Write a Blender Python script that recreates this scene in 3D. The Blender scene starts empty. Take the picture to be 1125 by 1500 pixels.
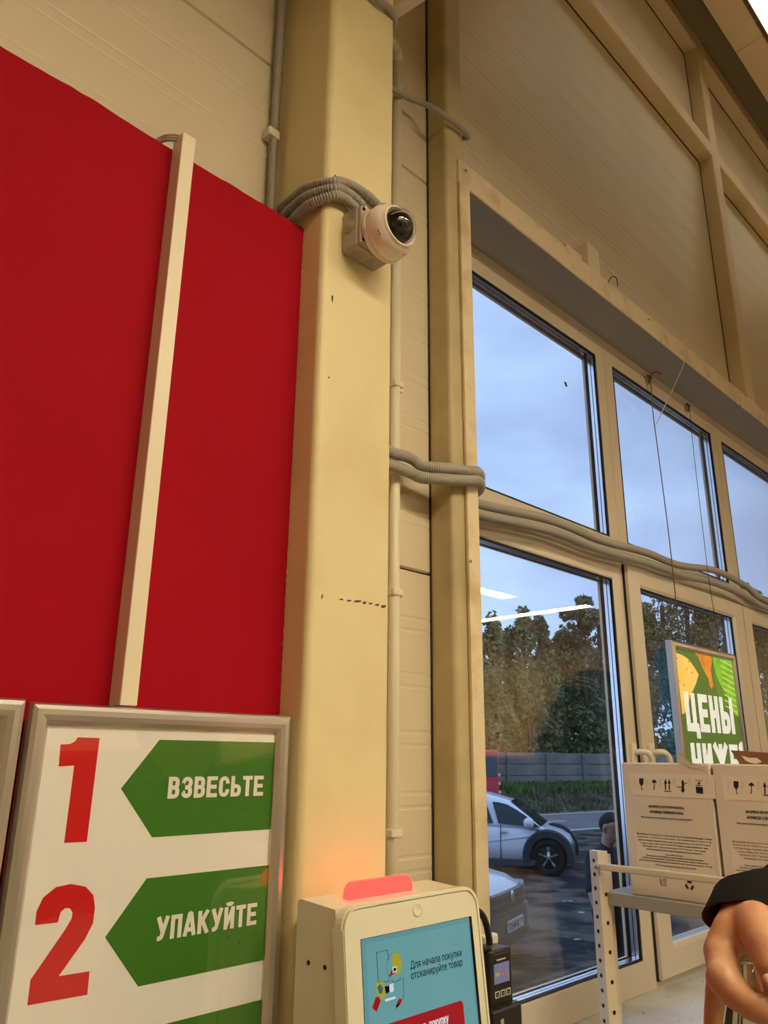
import bpy, bmesh, math, random
import numpy as np
from mathutils import Vector, Matrix
from mathutils.geometry import tessellate_polygon, delaunay_2d_cdt
random.seed(7); rng = np.random.default_rng(7)
scn = bpy.context.scene
C = scn.collection
EYE = 1.6

# ------------------------------------------------------------------ camera
YAW, PITCH, ROLL, FPX = math.radians(45.139), math.radians(17.571), math.radians(.619), 1127.0
Fv = Vector((math.cos(YAW)*math.cos(PITCH), math.sin(YAW)*math.cos(PITCH), math.sin(PITCH)))
_r = Vector((math.sin(YAW), -math.cos(YAW), 0)); _u = _r.cross(Fv)
Rv = math.cos(ROLL)*_r + math.sin(ROLL)*_u
Uv = -math.sin(ROLL)*_r + math.cos(ROLL)*_u
cam_d = bpy.data.cameras.new('camera'); cam = bpy.data.objects.new('camera', cam_d); C.objects.link(cam)
cam_d.sensor_fit = 'VERTICAL'; cam_d.sensor_height = 36; cam_d.sensor_width = 27; cam_d.lens = FPX/1500*36
cam_d.clip_start = .02; cam_d.clip_end = 500
cam.matrix_world = Matrix(((Rv.x, Uv.x, -Fv.x, 0), (Rv.y, Uv.y, -Fv.y, 0), (Rv.z, Uv.z, -Fv.z, EYE), (0, 0, 0, 1)))
scn.camera = cam

# ------------------------------------------------------------------ world: overcast evening sky
w = bpy.data.worlds.new('evening_sky'); scn.world = w; w.use_nodes = True
nt = w.node_tree; nt.nodes.clear()
out = nt.nodes.new('ShaderNodeOutputWorld'); bg = nt.nodes.new('ShaderNodeBackground')
tc = nt.nodes.new('ShaderNodeTexCoord'); mp = nt.nodes.new('ShaderNodeMapping'); nz = nt.nodes.new('ShaderNodeTexNoise')
cr = nt.nodes.new('ShaderNodeValToRGB')
mp.inputs['Scale'].default_value = (1, 1, 2.1)
nz.inputs['Scale'].default_value = 3.4; nz.inputs['Detail'].default_value = 5; nz.inputs['Roughness'].default_value = .5
cr.color_ramp.elements[0].position = .30; cr.color_ramp.elements[0].color = (.225, .315, .54, 1)
cr.color_ramp.elements[1].position = .70; cr.color_ramp.elements[1].color = (.40, .56, .89, 1)
nt.links.new(tc.outputs['Generated'], mp.inputs['Vector']); nt.links.new(mp.outputs[0], nz.inputs['Vector'])
nt.links.new(nz.outputs['Fac'], cr.inputs['Fac']); nt.links.new(cr.outputs[0], bg.inputs['Color']); nt.links.new(bg.outputs[0], out.inputs[0])
bg.inputs['Strength'].default_value = 2.25

vs = scn.view_settings
vs.view_transform = 'Standard'; vs.look = 'None'; vs.exposure = 0.0; vs.gamma = 1.0; vs.use_curve_mapping = False
LAMP = 87.0                       # radiance of the shop's tube lamps
LAMP_COL = (1.0, .83, .56)

# ------------------------------------------------------------------ helpers
def ray(x, y):
    d = Fv*FPX + Rv*(x-562.5) - Uv*(y-750); return d.normalized()
def PY(x, y, Y): d = ray(x, y); p = d*(Y/d.y); return Vector((p.x, p.y, p.z+EYE))
def PX(x, y, X): d = ray(x, y); p = d*(X/d.x); return Vector((p.x, p.y, p.z+EYE))
def PD(x, y, D): p = ray(x, y)*D; return Vector((p.x, p.y, p.z+EYE))
def zz(rel): return rel+EYE

def tag(o, label=None, cat=None, group=None, kind=None):
    if label: o['label'] = label
    if cat: o['category'] = cat
    if group: o['group'] = group
    if kind: o['kind'] = kind
    return o
def setparent(o, p):
    if p is not None:
        o.parent = p
        o.matrix_parent_inverse = p.matrix_world.inverted() if p.type != 'EMPTY' else Matrix.Translation(-Vector(p.location))
def thing(name, loc, label, cat, group=None, kind=None):
    o = bpy.data.objects.new(name, None); C.objects.link(o); o.location = Vector(loc); o.empty_display_size = .05
    return tag(o, label, cat, group, kind)
def link(name, me, mat=None, parent=None, smooth=False):
    if mat is not None and len(me.materials) == 0: me.materials.append(mat)
    if smooth:
        for p in me.polygons: p.use_smooth = True
    o = bpy.data.objects.new(name, me); C.objects.link(o); setparent(o, parent); return o
def mesh(name, verts, faces, mat, parent=None, smooth=False):
    me = bpy.data.meshes.new(name); me.from_pydata([tuple(v) for v in verts], [], faces)
    bm = bmesh.new(); bm.from_mesh(me); bmesh.ops.recalc_face_normals(bm, faces=bm.faces); bm.to_mesh(me); bm.free()
    return link(name, me, mat, parent, smooth)
def bmobj(name, bm, mat, parent=None, smooth=False):
    bmesh.ops.recalc_face_normals(bm, faces=bm.faces)
    me = bpy.data.meshes.new(name); bm.to_mesh(me); bm.free()
    return link(name, me, mat, parent, smooth)
def bm_box(bm, x0, x1, y0, y1, z0, z1, bevel=0, seg=2):
    r = bmesh.ops.create_cube(bm, size=1)
    bmesh.ops.scale(bm, vec=(x1-x0, y1-y0, z1-z0), verts=r['verts'])
    bmesh.ops.translate(bm, vec=((x0+x1)/2, (y0+y1)/2, (z0+z1)/2), verts=r['verts'])
    if bevel:
        ed = set(e for v in r['verts'] for e in v.link_edges)
        bmesh.ops.bevel(bm, geom=list(ed), offset=bevel, segments=seg, affect='EDGES', profile=.5)
def box(name, x0, x1, y0, y1, z0, z1, mat, parent=None, bevel=0, seg=2):
    bm = bmesh.new(); bm_box(bm, x0, x1, y0, y1, z0, z1, bevel, seg); return bmobj(name, bm, mat, parent)
def obox(name, c, ax, ay, az, sx, sy, sz, mat, parent=None, bevel=0, seg=2):
    bm = bmesh.new(); bm_box(bm, -sx/2, sx/2, -sy/2, sy/2, -sz/2, sz/2, bevel, seg)
    M = Matrix(((ax[0], ay[0], az[0], c[0]), (ax[1], ay[1], az[1], c[1]), (ax[2], ay[2], az[2], c[2]), (0, 0, 0, 1)))
    bm.transform(M); return bmobj(name, bm, mat, parent)
def prism(name, pts, ext, mat, parent=None, bevel=0):
    """closed 3-D polygon pts extruded by vector ext"""
    bm = bmesh.new(); ext = Vector(ext)
    a = [bm.verts.new(p) for p in pts]; b = [bm.verts.new(Vector(p)+ext) for p in pts]
    n = len(pts)
    if n > 4 and not bevel:
        for tri in tessellate_polygon([[Vector(p) for p in pts]]):
            bm.faces.new([a[k] for k in tri]); bm.faces.new([b[k] for k in tri[::-1]])
        f1 = f2 = None
    else: f1 = bm.faces.new(a); f2 = bm.faces.new(b[::-1])
    for i in range(n): bm.faces.new((a[i], b[i], b[(i+1) % n], a[(i+1) % n]))
    if bevel:
        bmesh.ops.bevel(bm, geom=list(f1.edges)+list(f2.edges), offset=bevel, segments=2, affect='EDGES')
    return bmobj(name, bm, mat, parent)
def smoothpath(pts, n=10):
    pts = [Vector(p) for p in pts]; P = [pts[0]*2-pts[1]]+pts+[pts[-1]*2-pts[-2]]; o = []
    for i in range(1, len(P)-2):
        a, b, c, d = P[i-1:i+3]
        for k in range(n):
            t = k/n
            o.append(.5*((2*b)+(c-a)*t+(2*a-5*b+4*c-d)*t*t+(3*b-a-3*c+d)*t**3))
    o.append(pts[-1]); return o
def resample(path, step):
    L = [0]
    for a, b in zip(path, path[1:]): L.append(L[-1]+(b-a).length)
    n = max(2, int(L[-1]/step)); o = []; j = 0
    for i in range(n+1):
        s = L[-1]*i/n
        while j < len(L)-2 and L[j+1] < s: j += 1
        t = (s-L[j])/max(1e-9, L[j+1]-L[j]); o.append(path[j].lerp(path[j+1], min(1, t)))
    return o
def bm_sweep(bm, path, rad, seg=10, caps=True):
    """rad: float or list per point"""
    n = len(path); R = rad if isinstance(rad, (list, tuple)) else [rad]*n
    t0 = (path[1]-path[0]).normalized(); ref = Vector((0, 0, 1)) if abs(t0.z) < .9 else Vector((1, 0, 0))
    N = (ref-t0*ref.dot(t0)).normalized(); rings = []
    for i, p in enumerate(path):
        t = (path[min(i+1, n-1)]-path[max(i-1, 0)]).normalized()
        N = (N-t*N.dot(t)).normalized(); B = t.cross(N)
        rings.append([bm.verts.new(p+(N*math.cos(2*math.pi*k/seg)+B*math.sin(2*math.pi*k/seg))*R[i]) for k in range(seg)])
    for a, b in zip(rings, rings[1:]):
        for k in range(seg): bm.faces.new((a[k], a[(k+1) % seg], b[(k+1) % seg], b[k]))
    if caps: bm.faces.new(rings[0][::-1]); bm.faces.new(rings[-1])
def tube(name, pts, r, mat, parent=None, seg=10, smooth_n=8, pitch=0, depth=.10):
    bm = bmesh.new(); path = smoothpath(pts, smooth_n) if len(pts) > 2 else [Vector(p) for p in pts]
    if pitch:
        path = resample(path, pitch/4); rad = [r*(1-depth*(0, .5, 1, .5)[i % 4]) for i in range(len(path))]
    else: rad = r
    bm_sweep(bm, path, rad, seg); return bmobj(name, bm, mat, parent, smooth=True)
def lathe(name, prof, c, axis, mat, parent=None, seg=32, smooth=True):
    """prof: list of (radius, distance along axis)"""
    axis = Vector(axis).normalized(); ref = Vector((0, 0, 1)) if abs(axis.z) < .9 else Vector((1, 0, 0))
    N = (ref-axis*ref.dot(axis)).normalized(); B = axis.cross(N); c = Vector(c); bm = bmesh.new(); rings = []
    for r, h in prof:
        if r < 1e-6: rings.append([bm.verts.new(c+axis*h)])
        else: rings.append([bm.verts.new(c+axis*h+(N*math.cos(2*math.pi*k/seg)+B*math.sin(2*math.pi*k/seg))*r) for k in range(seg)])
    for a, b in zip(rings, rings[1:]):
        if len(a) == 1 and len(b) == 1: continue
        for k in range(seg):
            if len(a) == 1: bm.faces.new((a[0], b[k], b[(k+1) % seg]))
            elif len(b) == 1: bm.faces.new((a[k], a[(k+1) % seg], b[0]))
            else: bm.faces.new((a[k], a[(k+1) % seg], b[(k+1) % seg], b[k]))
    o = bmobj(name, bm, mat, parent, smooth=smooth)
    return o
def frame4(name, o, u, v, n, wd, ht, ins, prof, mat, parent=None, names=None):
    """four mitred rails round a rectangle at o (u x v, wd x ht), n = towards the viewer.
    ins=(left,right,bottom,top) rail widths; prof = list of (fraction of the width, height along n)"""
    o, u, v, n = Vector(o), Vector(u), Vector(v), Vector(n); l, r, b, t = ins
    def rect(fr):
        return [(l*fr, b*fr), (wd-r*fr, b*fr), (wd-r*fr, ht-t*fr), (l*fr, ht-t*fr)]
    res = []
    for k in range(4):
        vs_ = []; m = len(prof)
        for fr, h in prof:
            c = rect(fr); a_, b_ = c[k], c[(k+1) % 4]
            for q in (a_, b_): vs_.append(o+u*q[0]+v*q[1]+n*h)
        fs = [(2*i, 2*i+1, 2*((i+1) % m)+1, 2*((i+1) % m)) for i in range(m)]
        fs += [tuple(2*i for i in range(m))[::-1], tuple(2*i+1 for i in range(m))]
        res.append(mesh(name, vs_, fs, mat, parent))
    return res
def polyface(name, pts, mat, parent=None, ext=None):
    """flat print: thin solid lying on a sheet"""
    return prism(name, pts, ext, mat, parent)
_fontcache = {}
def text_mesh(s, bold=0.0, res=2, cap=True):
    """outline of the built-in font, filled by a constrained triangulation with holes -> (vertices Nx2, triangles)"""
    cu = bpy.data.curves.new('lettering', 'FONT'); cu.body = s; cu.size = 1; cu.resolution_u = res; cu.fill_mode = 'NONE'
    ob = bpy.data.objects.new('lettering_tmp', cu); C.objects.link(ob)
    dg = bpy.context.evaluated_depsgraph_get(); me = bpy.data.meshes.new_from_object(ob.evaluated_get(dg))
    bpy.data.objects.remove(ob); bpy.data.curves.remove(cu)
    vs_ = [Vector((v.co.x, v.co.y)) for v in me.vertices]; ed = [tuple(e.vertices) for e in me.edges]; bpy.data.meshes.remove(me)
    if not vs_: return None, None
    r_ = delaunay_2d_cdt(vs_, ed, [], 0, 1e-6); P = np.array([tuple(v) for v in r_[0]]); T = np.array([tuple(f) for f in r_[2]])
    a = np.array([tuple(vs_[i]) for i, j in ed]); b = np.array([tuple(vs_[j]) for i, j in ed]); c = P[T].mean(axis=1); wn = np.zeros(len(T), int)
    for k in range(len(a)):                      # non-zero winding rule
        (x0, y0), (x1, y1) = a[k], b[k]
        if y0 == y1: continue
        hit = ((c[:, 1] >= min(y0, y1)) & (c[:, 1] < max(y0, y1)) & (x0+(c[:, 1]-y0)/(y1-y0)*(x1-x0) > c[:, 0])); wn[hit] += 1 if y1 > y0 else -1
    return P, [tuple(int(q) for q in t_) for t_ in T[wn != 0]]
def text(s, o, u, v, width, cap, mat, parent, bold=0.0, res=2, name='lettering', slant=0.0, lift=None, boldy=None):
    """baseline start o, unit dirs u (along) and v (up); width and cap height in metres.
    bold: stroke growth as a share of the cap height, made from shifted copies of the glyph faces"""
    co, fc = text_mesh(s, 0, res); o, u, v = Vector(o), Vector(u), Vector(v); n = u.cross(v)
    if co is None: return None
    x0, x1 = co[:, 0].min(), co[:, 0].max(); bx = bold*cap; by = (bold*.5 if boldy is None else boldy)*cap
    xx = (co[:, 0]-x0)/(x1-x0)*(width-2*bx)+bx; yy = co[:, 1]/.727*(cap-2*by)+by
    offs = [(0, 0)] if not bold else [(0, 0), (-1, 0), (1, 0), (0, -1), (0, 1), (-1, -1), (1, 1), (-1, 1), (1, -1), (-.5, 0), (.5, 0)]
    V, Fc = [], []; L = lift if lift is not None else .0003
    for k, (ox, oy) in enumerate(offs):
        m = len(V)
        for a_, b_ in zip(xx, yy): V.append(o+u*(a_+ox*bx+slant*(b_+oy*by))+v*(b_+oy*by)+n*(L+k*.000004))
        Fc += [tuple(i+m for i in f) for f in fc]
    me = bpy.data.meshes.new(name); me.from_pydata([tuple(q) for q in V], [], Fc)
    return link(name, me, mat, parent)
def _arc(cx, cy, rx, ry, a0, a1, n=7):
    return [(cx+rx*math.cos(math.radians(a0+(a1-a0)*k/n)), cy+ry*math.sin(math.radians(a0+(a1-a0)*k/n))) for k in range(n+1)]
def _bowl(x0, x1, y0, y1, r):          # open-left bowl: top bar, round right side, bottom bar
    return [(x0, y1)]+_arc(x1-r, y1-r, r, r, 90, 0)+_arc(x1-r, y0+r, r, r, 0, -90)+[(x0, y0)]
def glyph(ch, w, t):
    """centre-line strokes of a bold condensed capital, height 1"""
    h = t/2; L, R, B, T_, m = h, w-h, h, 1-h, .5
    if ch == 'Е': return [[(L, 0), (L, 1)], [(0, T_), (w, T_)], [(0, m), (w*.92, m)], [(0, B), (w, B)]]
    if ch == 'Т': return [[(w/2, 0), (w/2, 1)], [(0, T_), (w, T_)]]
    if ch == 'П': return [[(L, 0), (L, 1)], [(R, 0), (R, 1)], [(0, T_), (w, T_)]]
    if ch == 'Н': return [[(L, 0), (L, 1)], [(R, 0), (R, 1)], [(0, m), (w, m)]]
    if ch == 'Ц': return [[(L, 0), (L, 1)], [(R, 0), (R, 1)], [(0, B), (w+h*.9, B)], [(w+h*.2, B), (w+h*.2, -.17)]]
    if ch == 'Ь': return [[(L, 0), (L, 1)], _bowl(L, R, B, .60-h, .15)]
    if ch == 'Ы': return [[(L, 0), (L, 1)], _bowl(L, R-t*1.22, B, .60-h, .12), [(R, 0), (R, 1)]]
    if ch == 'И': return [[(L, 0), (L, 1)], [(R, 0), (R, 1)], [(L, .10), (R, .90)]]
    if ch == 'Й': return glyph('И', w, t)+[_arc(w/2, 1.20, w*.22, .09, 180, 360)]
    if ch == 'Ж': return [[(w/2, 0), (w/2, 1)], [(h*.7, 1), (w/2, m)], [(h*.7, 0), (w/2, m)], [(w-h*.7, 1), (w/2, m)], [(w-h*.7, 0), (w/2, m)]]
    if ch == 'К': return [[(L, 0), (L, 1)], [(L+h*.6, .46), (R, 1)], [(L+h*1.4, .56), (R+h*.1, 0)]]
    if ch == 'А': return [[(h*.8, 0), (w/2-h*.25, 1)], [(w-h*.8, 0), (w/2+h*.25, 1)], [(w*.22, .27), (w*.78, .27)], [(w/2-h*.5, .96), (w/2+h*.5, .96)]]
    if ch == 'У': return [[(h*.8, 1), (w*.52, .36)], [(w-h*.8, 1), (w*.44, .12), (w*.36, B), (w*.12, B)]]
    if ch == 'В': return [[(L, 0), (L, 1)], _bowl(L, R-.02, m, T_, .14), _bowl(L, R, B, m, .15)]
    if ch == 'З': return [[(L-.01, .70), (L-.01, .78)]+_arc(w/2, T_-.20, w/2-h, .20, 180, 0)+_arc(w/2-.02, m+.13, w/2-h, .13, 0, -90)+[(w*.34, m)], [(w*.34, m)]+_arc(w/2-.02, m-.14, w/2-h+.01, .14, 90, 0)+_arc(w/2, B+.20, w/2-h, .20, 0, -180)+[(L-.01, .30)]]
    if ch == 'С': return [[(R, .64)]+_arc(w/2, T_-.20, w/2-h, .20, 0, 180)+_arc(w/2, B+.20, w/2-h, .20, 180, 360)+[(R, .36)]]
    return []
GW = {'Ж': .86, 'Ы': .80, 'Т': .52, 'А': .60, 'У': .58, 'К': .58, 'Ц': .56}
def word(s, o, u, v, width, cap, mat, parent, t=.19, gap=.085, name='lettering', lift=.0003):
    """bold condensed printed capitals, one flat mesh per word"""
    o, u, v = Vector(o), Vector(u), Vector(v); n = u.cross(v); V, Fc = [], []; x = 0; tot = sum(GW.get(c, .53) for c in s)+gap*(len(s)-1)+(.10 if s[-1] == 'Ц' else 0); k_ = 0
    for c in s:
        w_ = GW.get(c, .53)
        for path in glyph(c, w_, t if c != 'Ж' else t*.9):
            k_ += 1; N = []; q = [(a+x, b) for a, b in path]
            for i in range(len(q)):
                a = q[max(i-1, 0)]; b = q[min(i+1, len(q)-1)]; dx, dy = b[0]-a[0], b[1]-a[1]; L_ = math.hypot(dx, dy) or 1; N.append((-dy/L_, dx/L_))
            base_ = len(V)
            for (a, b), (nx, ny) in zip(q, N):
                for sg in (-1, 1):
                    X1, Y1 = a+nx*t/2*sg, b+ny*t/2*sg; V.append(o+u*(X1/tot*width)+v*(Y1*cap)+n*(lift+k_*.000006))
            for i in range(len(q)-1): Fc.append((base_+2*i, base_+2*i+1, base_+2*i+3, base_+2*i+2))
        x += w_+gap+(.07 if c == 'Ц' else 0)
    me = bpy.data.meshes.new(name); me.from_pydata([tuple(p) for p in V], [], Fc); return link(name, me, mat, parent)
def capsules_to_mesh(name, caps, voxel, mat, parent=None, smooth_it=6, flat=None):
    """one continuous skin over tapered capsules ((p0,r0),(p1,r1))"""
    bm = bmesh.new()
    for (p0, r0), (p1, r1) in caps:
        p0, p1 = Vector(p0), Vector(p1); ax = p1-p0; L = ax.length
        if L < 1e-6: ax = Vector((0, 0, 1)); L = 1e-6
        ax = ax/L; prof = []
        for i in range(7): a = math.pi/2*(1-i/6); prof.append((r0*math.cos(a), -r0*math.sin(a)))
        for i in range(7): a = math.pi/2*i/6; prof.append((r1*math.cos(a), L+r1*math.sin(a)))
        ref = Vector((0, 0, 1)) if abs(ax.z) < .9 else Vector((1, 0, 0)); N = (ref-ax*ref.dot(ax)).normalized(); B = ax.cross(N)
        rings = []
        for r, h in prof:
            if r < 1e-7: rings.append([bm.verts.new(p0+ax*h)])
            else: rings.append([bm.verts.new(p0+ax*h+(N*math.cos(2*math.pi*k/14)+B*math.sin(2*math.pi*k/14))*r) for k in range(14)])
        for a, b in zip(rings, rings[1:]):
            for k in range(14):
                if len(a) == 1: bm.faces.new((a[0], b[k], b[(k+1) % 14]))
                elif len(b) == 1: bm.faces.new((a[k], a[(k+1) % 14], b[0]))
                else: bm.faces.new((a[k], a[(k+1) % 14], b[(k+1) % 14], b[k]))
    bmesh.ops.recalc_face_normals(bm, faces=bm.faces)
    me = bpy.data.meshes.new(name); bm.to_mesh(me); bm.free()
    ob = bpy.data.objects.new(name+'_tmp', me); C.objects.link(ob)
    m = ob.modifiers.new('r', 'REMESH'); m.mode = 'VOXEL'; m.voxel_size = voxel
    s = ob.modifiers.new('s', 'SMOOTH'); s.iterations = smooth_it; s.factor = .5
    dg = bpy.context.evaluated_depsgraph_get(); dg.update()
    me2 = bpy.data.meshes.new_from_object(ob.evaluated_get(dg)); me2.name = name
    bpy.data.objects.remove(ob); me2.materials.clear()
    return link(name, me2, mat, parent, smooth=True)

# ------------------------------------------------------------------ materials
MAT = {}
def material(name, col, rough=.6, metal=0, noise=None, bump=None, emit=None, spec=.5, coat=0, trans=0, ior=1.45, alpha=None, grain=None):
    """noise=(scale, dark colour, low, high) dirt; bump=(scale, strength); col linear rgb"""
    m = bpy.data.materials.new(name); m.use_nodes = True; t = m.node_tree; b = t.nodes['Principled BSDF']
    b.inputs['Base Color'].default_value = (*col, 1); b.inputs['Roughness'].default_value = rough; b.inputs['Metallic'].default_value = metal
    b.inputs['Specular IOR Level'].default_value = spec; b.inputs['Coat Weight'].default_value = coat; b.inputs['Coat Roughness'].default_value = .04
    b.inputs['Transmission Weight'].default_value = trans; b.inputs['IOR'].default_value = ior
    co = t.nodes.new('ShaderNodeTexCoord')
    if noise:
        sc, dc, lo, hi = noise; n = t.nodes.new('ShaderNodeTexNoise'); n.inputs['Scale'].default_value = sc; n.inputs['Detail'].default_value = 6
        r = t.nodes.new('ShaderNodeValToRGB'); r.color_ramp.elements[0].position = lo; r.color_ramp.elements[1].position = hi
        r.color_ramp.elements[0].color = (*dc, 1); r.color_ramp.elements[1].color = (*col, 1)
        mpn = t.nodes.new('ShaderNodeMapping'); 
        if grain: mpn.inputs['Scale'].default_value = grain
        t.links.new(co.outputs['Object'], mpn.inputs['Vector']); t.links.new(mpn.outputs[0], n.inputs['Vector'])
        t.links.new(n.outputs['Fac'], r.inputs['Fac']); t.links.new(r.outputs[0], b.inputs['Base Color'])
    if bump:
        n = t.nodes.new('ShaderNodeTexNoise'); n.inputs['Scale'].default_value = bump[0]; n.inputs['Detail'].default_value = 3
        bp = t.nodes.new('ShaderNodeBump'); bp.inputs['Strength'].default_value = bump[1]; bp.inputs['Distance'].default_value = bump[2] if len(bump) > 2 else .002
        t.links.new(co.outputs['Object'], n.inputs['Vector']); t.links.new(n.outputs['Fac'], bp.inputs['Height']); t.links.new(bp.outputs[0], b.inputs['Normal'])
        if coat and len(bump) > 3: t.links.new(bp.outputs[0], b.inputs['Coat Normal'])
    if emit: b.inputs['Emission Color'].default_value = (*emit[0], 1); b.inputs['Emission Strength'].default_value = emit[1]
    MAT[name] = m; return m
def glass_material(name, tint=(1, 1, 1), r0=.045):
    m = bpy.data.materials.new(name); m.use_nodes = True; t = m.node_tree; t.nodes.clear()
    o = t.nodes.new('ShaderNodeOutputMaterial'); mix = t.nodes.new('ShaderNodeMixShader'); tr = t.nodes.new('ShaderNodeBsdfTransparent'); gl = t.nodes.new('ShaderNodeBsdfGlossy')
    tr.inputs[0].default_value = (*tint, 1); gl.inputs['Roughness'].default_value = 0.0
    lw = t.nodes.new('ShaderNodeLayerWeight'); lw.inputs['Blend'].default_value = .5
    pw = t.nodes.new('ShaderNodeMath'); pw.operation = 'POWER'; pw.inputs[1].default_value = 5
    ma = t.nodes.new('ShaderNodeMath'); ma.operation = 'MULTIPLY_ADD'; ma.inputs[1].default_value = 1-r0; ma.inputs[2].default_value = r0
    t.links.new(lw.outputs['Facing'], pw.inputs[0]); t.links.new(pw.outputs[0], ma.inputs[0]); t.links.new(ma.outputs[0], mix.inputs[0])
    t.links.new(tr.outputs[0], mix.inputs[1]); t.links.new(gl.outputs[0], mix.inputs[2]); t.links.new(mix.outputs[0], o.inputs[0])
    MAT[name] = m; return m
M = material
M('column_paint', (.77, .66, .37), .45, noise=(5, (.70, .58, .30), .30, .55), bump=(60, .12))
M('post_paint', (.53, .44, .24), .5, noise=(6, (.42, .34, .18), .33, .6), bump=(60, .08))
M('tube_paint', (.74, .60, .34), .5, noise=(4, (.66, .52, .29), .3, .6))
M('panel_paint', (.70, .61, .43), .42, noise=(2.5, (.65, .56, .39), .3, .65))
M('seam_dark', (.03, .018, .012), .8)
M('red_paint', (.37, .0032, .013), .75, noise=(2.0, (.33, .0025, .010), .3, .6), bump=(300, .05), spec=.12)
M('chip', (.7, .6, .45), .8)
M('white_duct', (.80, .70, .52), .4)
M('pipe_white', (.76, .68, .52), .4)
M('pvc', (.68, .59, .45), .32, noise=(3, (.63, .54, .41), .3, .6))
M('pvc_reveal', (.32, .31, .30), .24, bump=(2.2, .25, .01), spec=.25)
M('trim_paint', (.76, .64, .42), .4, noise=(12, (.58, .44, .22), .25, .5), grain=(1, 1, 1))
M('gasket', (.012, .012, .014), .5)
M('spacer', (.82, .84, .88), .18, metal=1)
M('conduit', (.36, .33, .28), .5)
M('conduit_dark', (.26, .23, .18), .45)
M('cable_grey', (.42, .36, .27), .5)
M('jbox', (.44, .37, .29), .5)
M('cam_white', (.86, .76, .62), .32)
M('cam_black', (.008, .007, .006), .18)
M('screw', (.5, .45, .38), .35, metal=1)
M('alu', (.66, .62, .56), .36, metal=.9)
M('poster_paper', (.86, .84, .78), .35, coat=.5)
M('poster_red', (.62, .012, .014), .35, coat=.5)
M('poster_green', (.055, .20, .022), .35, coat=.5)
M('poster_white', (.86, .84, .76), .35, coat=.5)
glass_material('window_glass', (.975, .98, .975))
glass_material('poster_cover', (1, 1, 1), .04)
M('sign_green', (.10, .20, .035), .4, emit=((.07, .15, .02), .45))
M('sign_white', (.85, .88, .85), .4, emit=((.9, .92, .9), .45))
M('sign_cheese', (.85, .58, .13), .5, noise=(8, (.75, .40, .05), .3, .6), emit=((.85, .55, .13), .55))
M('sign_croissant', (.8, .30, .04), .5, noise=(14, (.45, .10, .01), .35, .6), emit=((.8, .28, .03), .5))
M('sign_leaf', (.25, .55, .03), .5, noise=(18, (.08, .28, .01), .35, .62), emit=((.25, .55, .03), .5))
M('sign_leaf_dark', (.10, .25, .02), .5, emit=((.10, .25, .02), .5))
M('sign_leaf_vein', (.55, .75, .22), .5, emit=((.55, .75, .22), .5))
M('sign_back', (.08, .42, .30), .3, noise=(3, (.35, .55, .60), .4, .6))
M('rack_paint', (.72, .62, .47), .38, noise=(8, (.66, .55, .40), .3, .55))
M('rack_shelf', (.38, .35, .30), .35)
M('hole', (.01, .008, .006), .9)
M('carton', (.78, .66, .53), .65, noise=(6, (.74, .62, .49), .35, .6), bump=(90, .05))
M('carton_print', (.84, .72, .57), .45, noise=(20, (.81, .69, .54), .35, .6))
M('carton_brown', (.26, .13, .045), .8, noise=(9, (.2, .09, .03), .35, .6))
M('ink', (.012, .010, .009), .6)
M('ink_grey', (.07, .055, .045), .6)
M('ink_faint', (.75, .63, .49), .6)
M('paper_scrap', (.8, .68, .5), .7)
M('sill', (.62, .62, .62), .3, noise=(7, (.5, .48, .44), .3, .55))
M('debris', (.10, .08, .05), .9)
M('kiosk_white', (.76, .74, .57), .3)
M('kiosk_body', (.76, .68, .51), .42)
M('kiosk_red', (.20, .006, .005), .45, emit=((1.0, .040, .030), 3.3))
M('screen_teal', (.02, .05, .055), .12, emit=((.16, .43, .47), .55))
M('screen_line', (.02, .03, .03), .2, emit=((.06, .18, .20), .5))
M('screen_pale', (.02, .05, .055), .12, emit=((.19, .47, .51), .58))
M('screen_text', (.002, .003, .005), .6, spec=.05)
M('screen_red', (.02, .002, .002), .12, emit=((.36, .006, .012), .9))
M('screen_white', (.05, .05, .05), .12, emit=((.75, .8, .8), .75))
M('screen_yellow', (.05, .05, .01), .2, emit=((.36, .32, .02), .9))
M('screen_black', (.008, .008, .01), .1)
M('terminal_black', (.012, .010, .009), .35)
M('terminal_screen', (.02, .02, .03), .1, emit=((.16, .16, .26), .8))
M('terminal_red', (.1, .01, .01), .3, emit=((.6, .05, .05), .9))
M('terminal_olive', (.1, .1, .03), .3, emit=((.22, .22, .08), .9))
M('terminal_print', (.6, .55, .45), .5)
M('skin', (.60, .335, .19), .42, noise=(45, (.54, .235, .115), .30, .62), bump=(110, .5, .0015), spec=.35)
M('nail', (.62, .33, .20), .25)
M('skin_pale', (.55, .30, .19), .5)
M('sleeve', (.008, .0075, .0075), .9, bump=(40, .3, .003), spec=.12)
M('lining', (.05, .006, .006), .85)
M('jeans', (.02, .024, .035), .85)
M('hair', (.02, .014, .01), .8)
M('jacket', (.02, .02, .022), .5)
M('rib_light', (.55, .50, .42), .7)
M('tee', (.028, .033, .042), .85)
M('bottle', (.86, .88, .78), .04, trans=1, ior=1.45)
M('bottle_cap', (.7, .7, .66), .2, metal=1)
M('ceiling_shade', (.30, .24, .15), .7)  # shadow behind the box beam put into the ceiling's colour
M('beam_paint', (.72, .56, .33), .5)
M('floor_tile', (.35, .32, .27), .25, noise=(3, (.30, .27, .22), .35, .6))
M('shop_wall', (.74, .60, .32), .6)
M('shop_dark', (.035, .03, .028), .6)
M('lamp_body', (.8, .78, .72), .5)
M('moss', (.03, .04, .02), .9)
M('lamp_glow', (.9, .9, .85), .4, emit=(LAMP_COL, LAMP))
M('lamp_glow_top', (.9, .9, .85), .4, emit=((1, .93, .78), 1.5))
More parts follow.
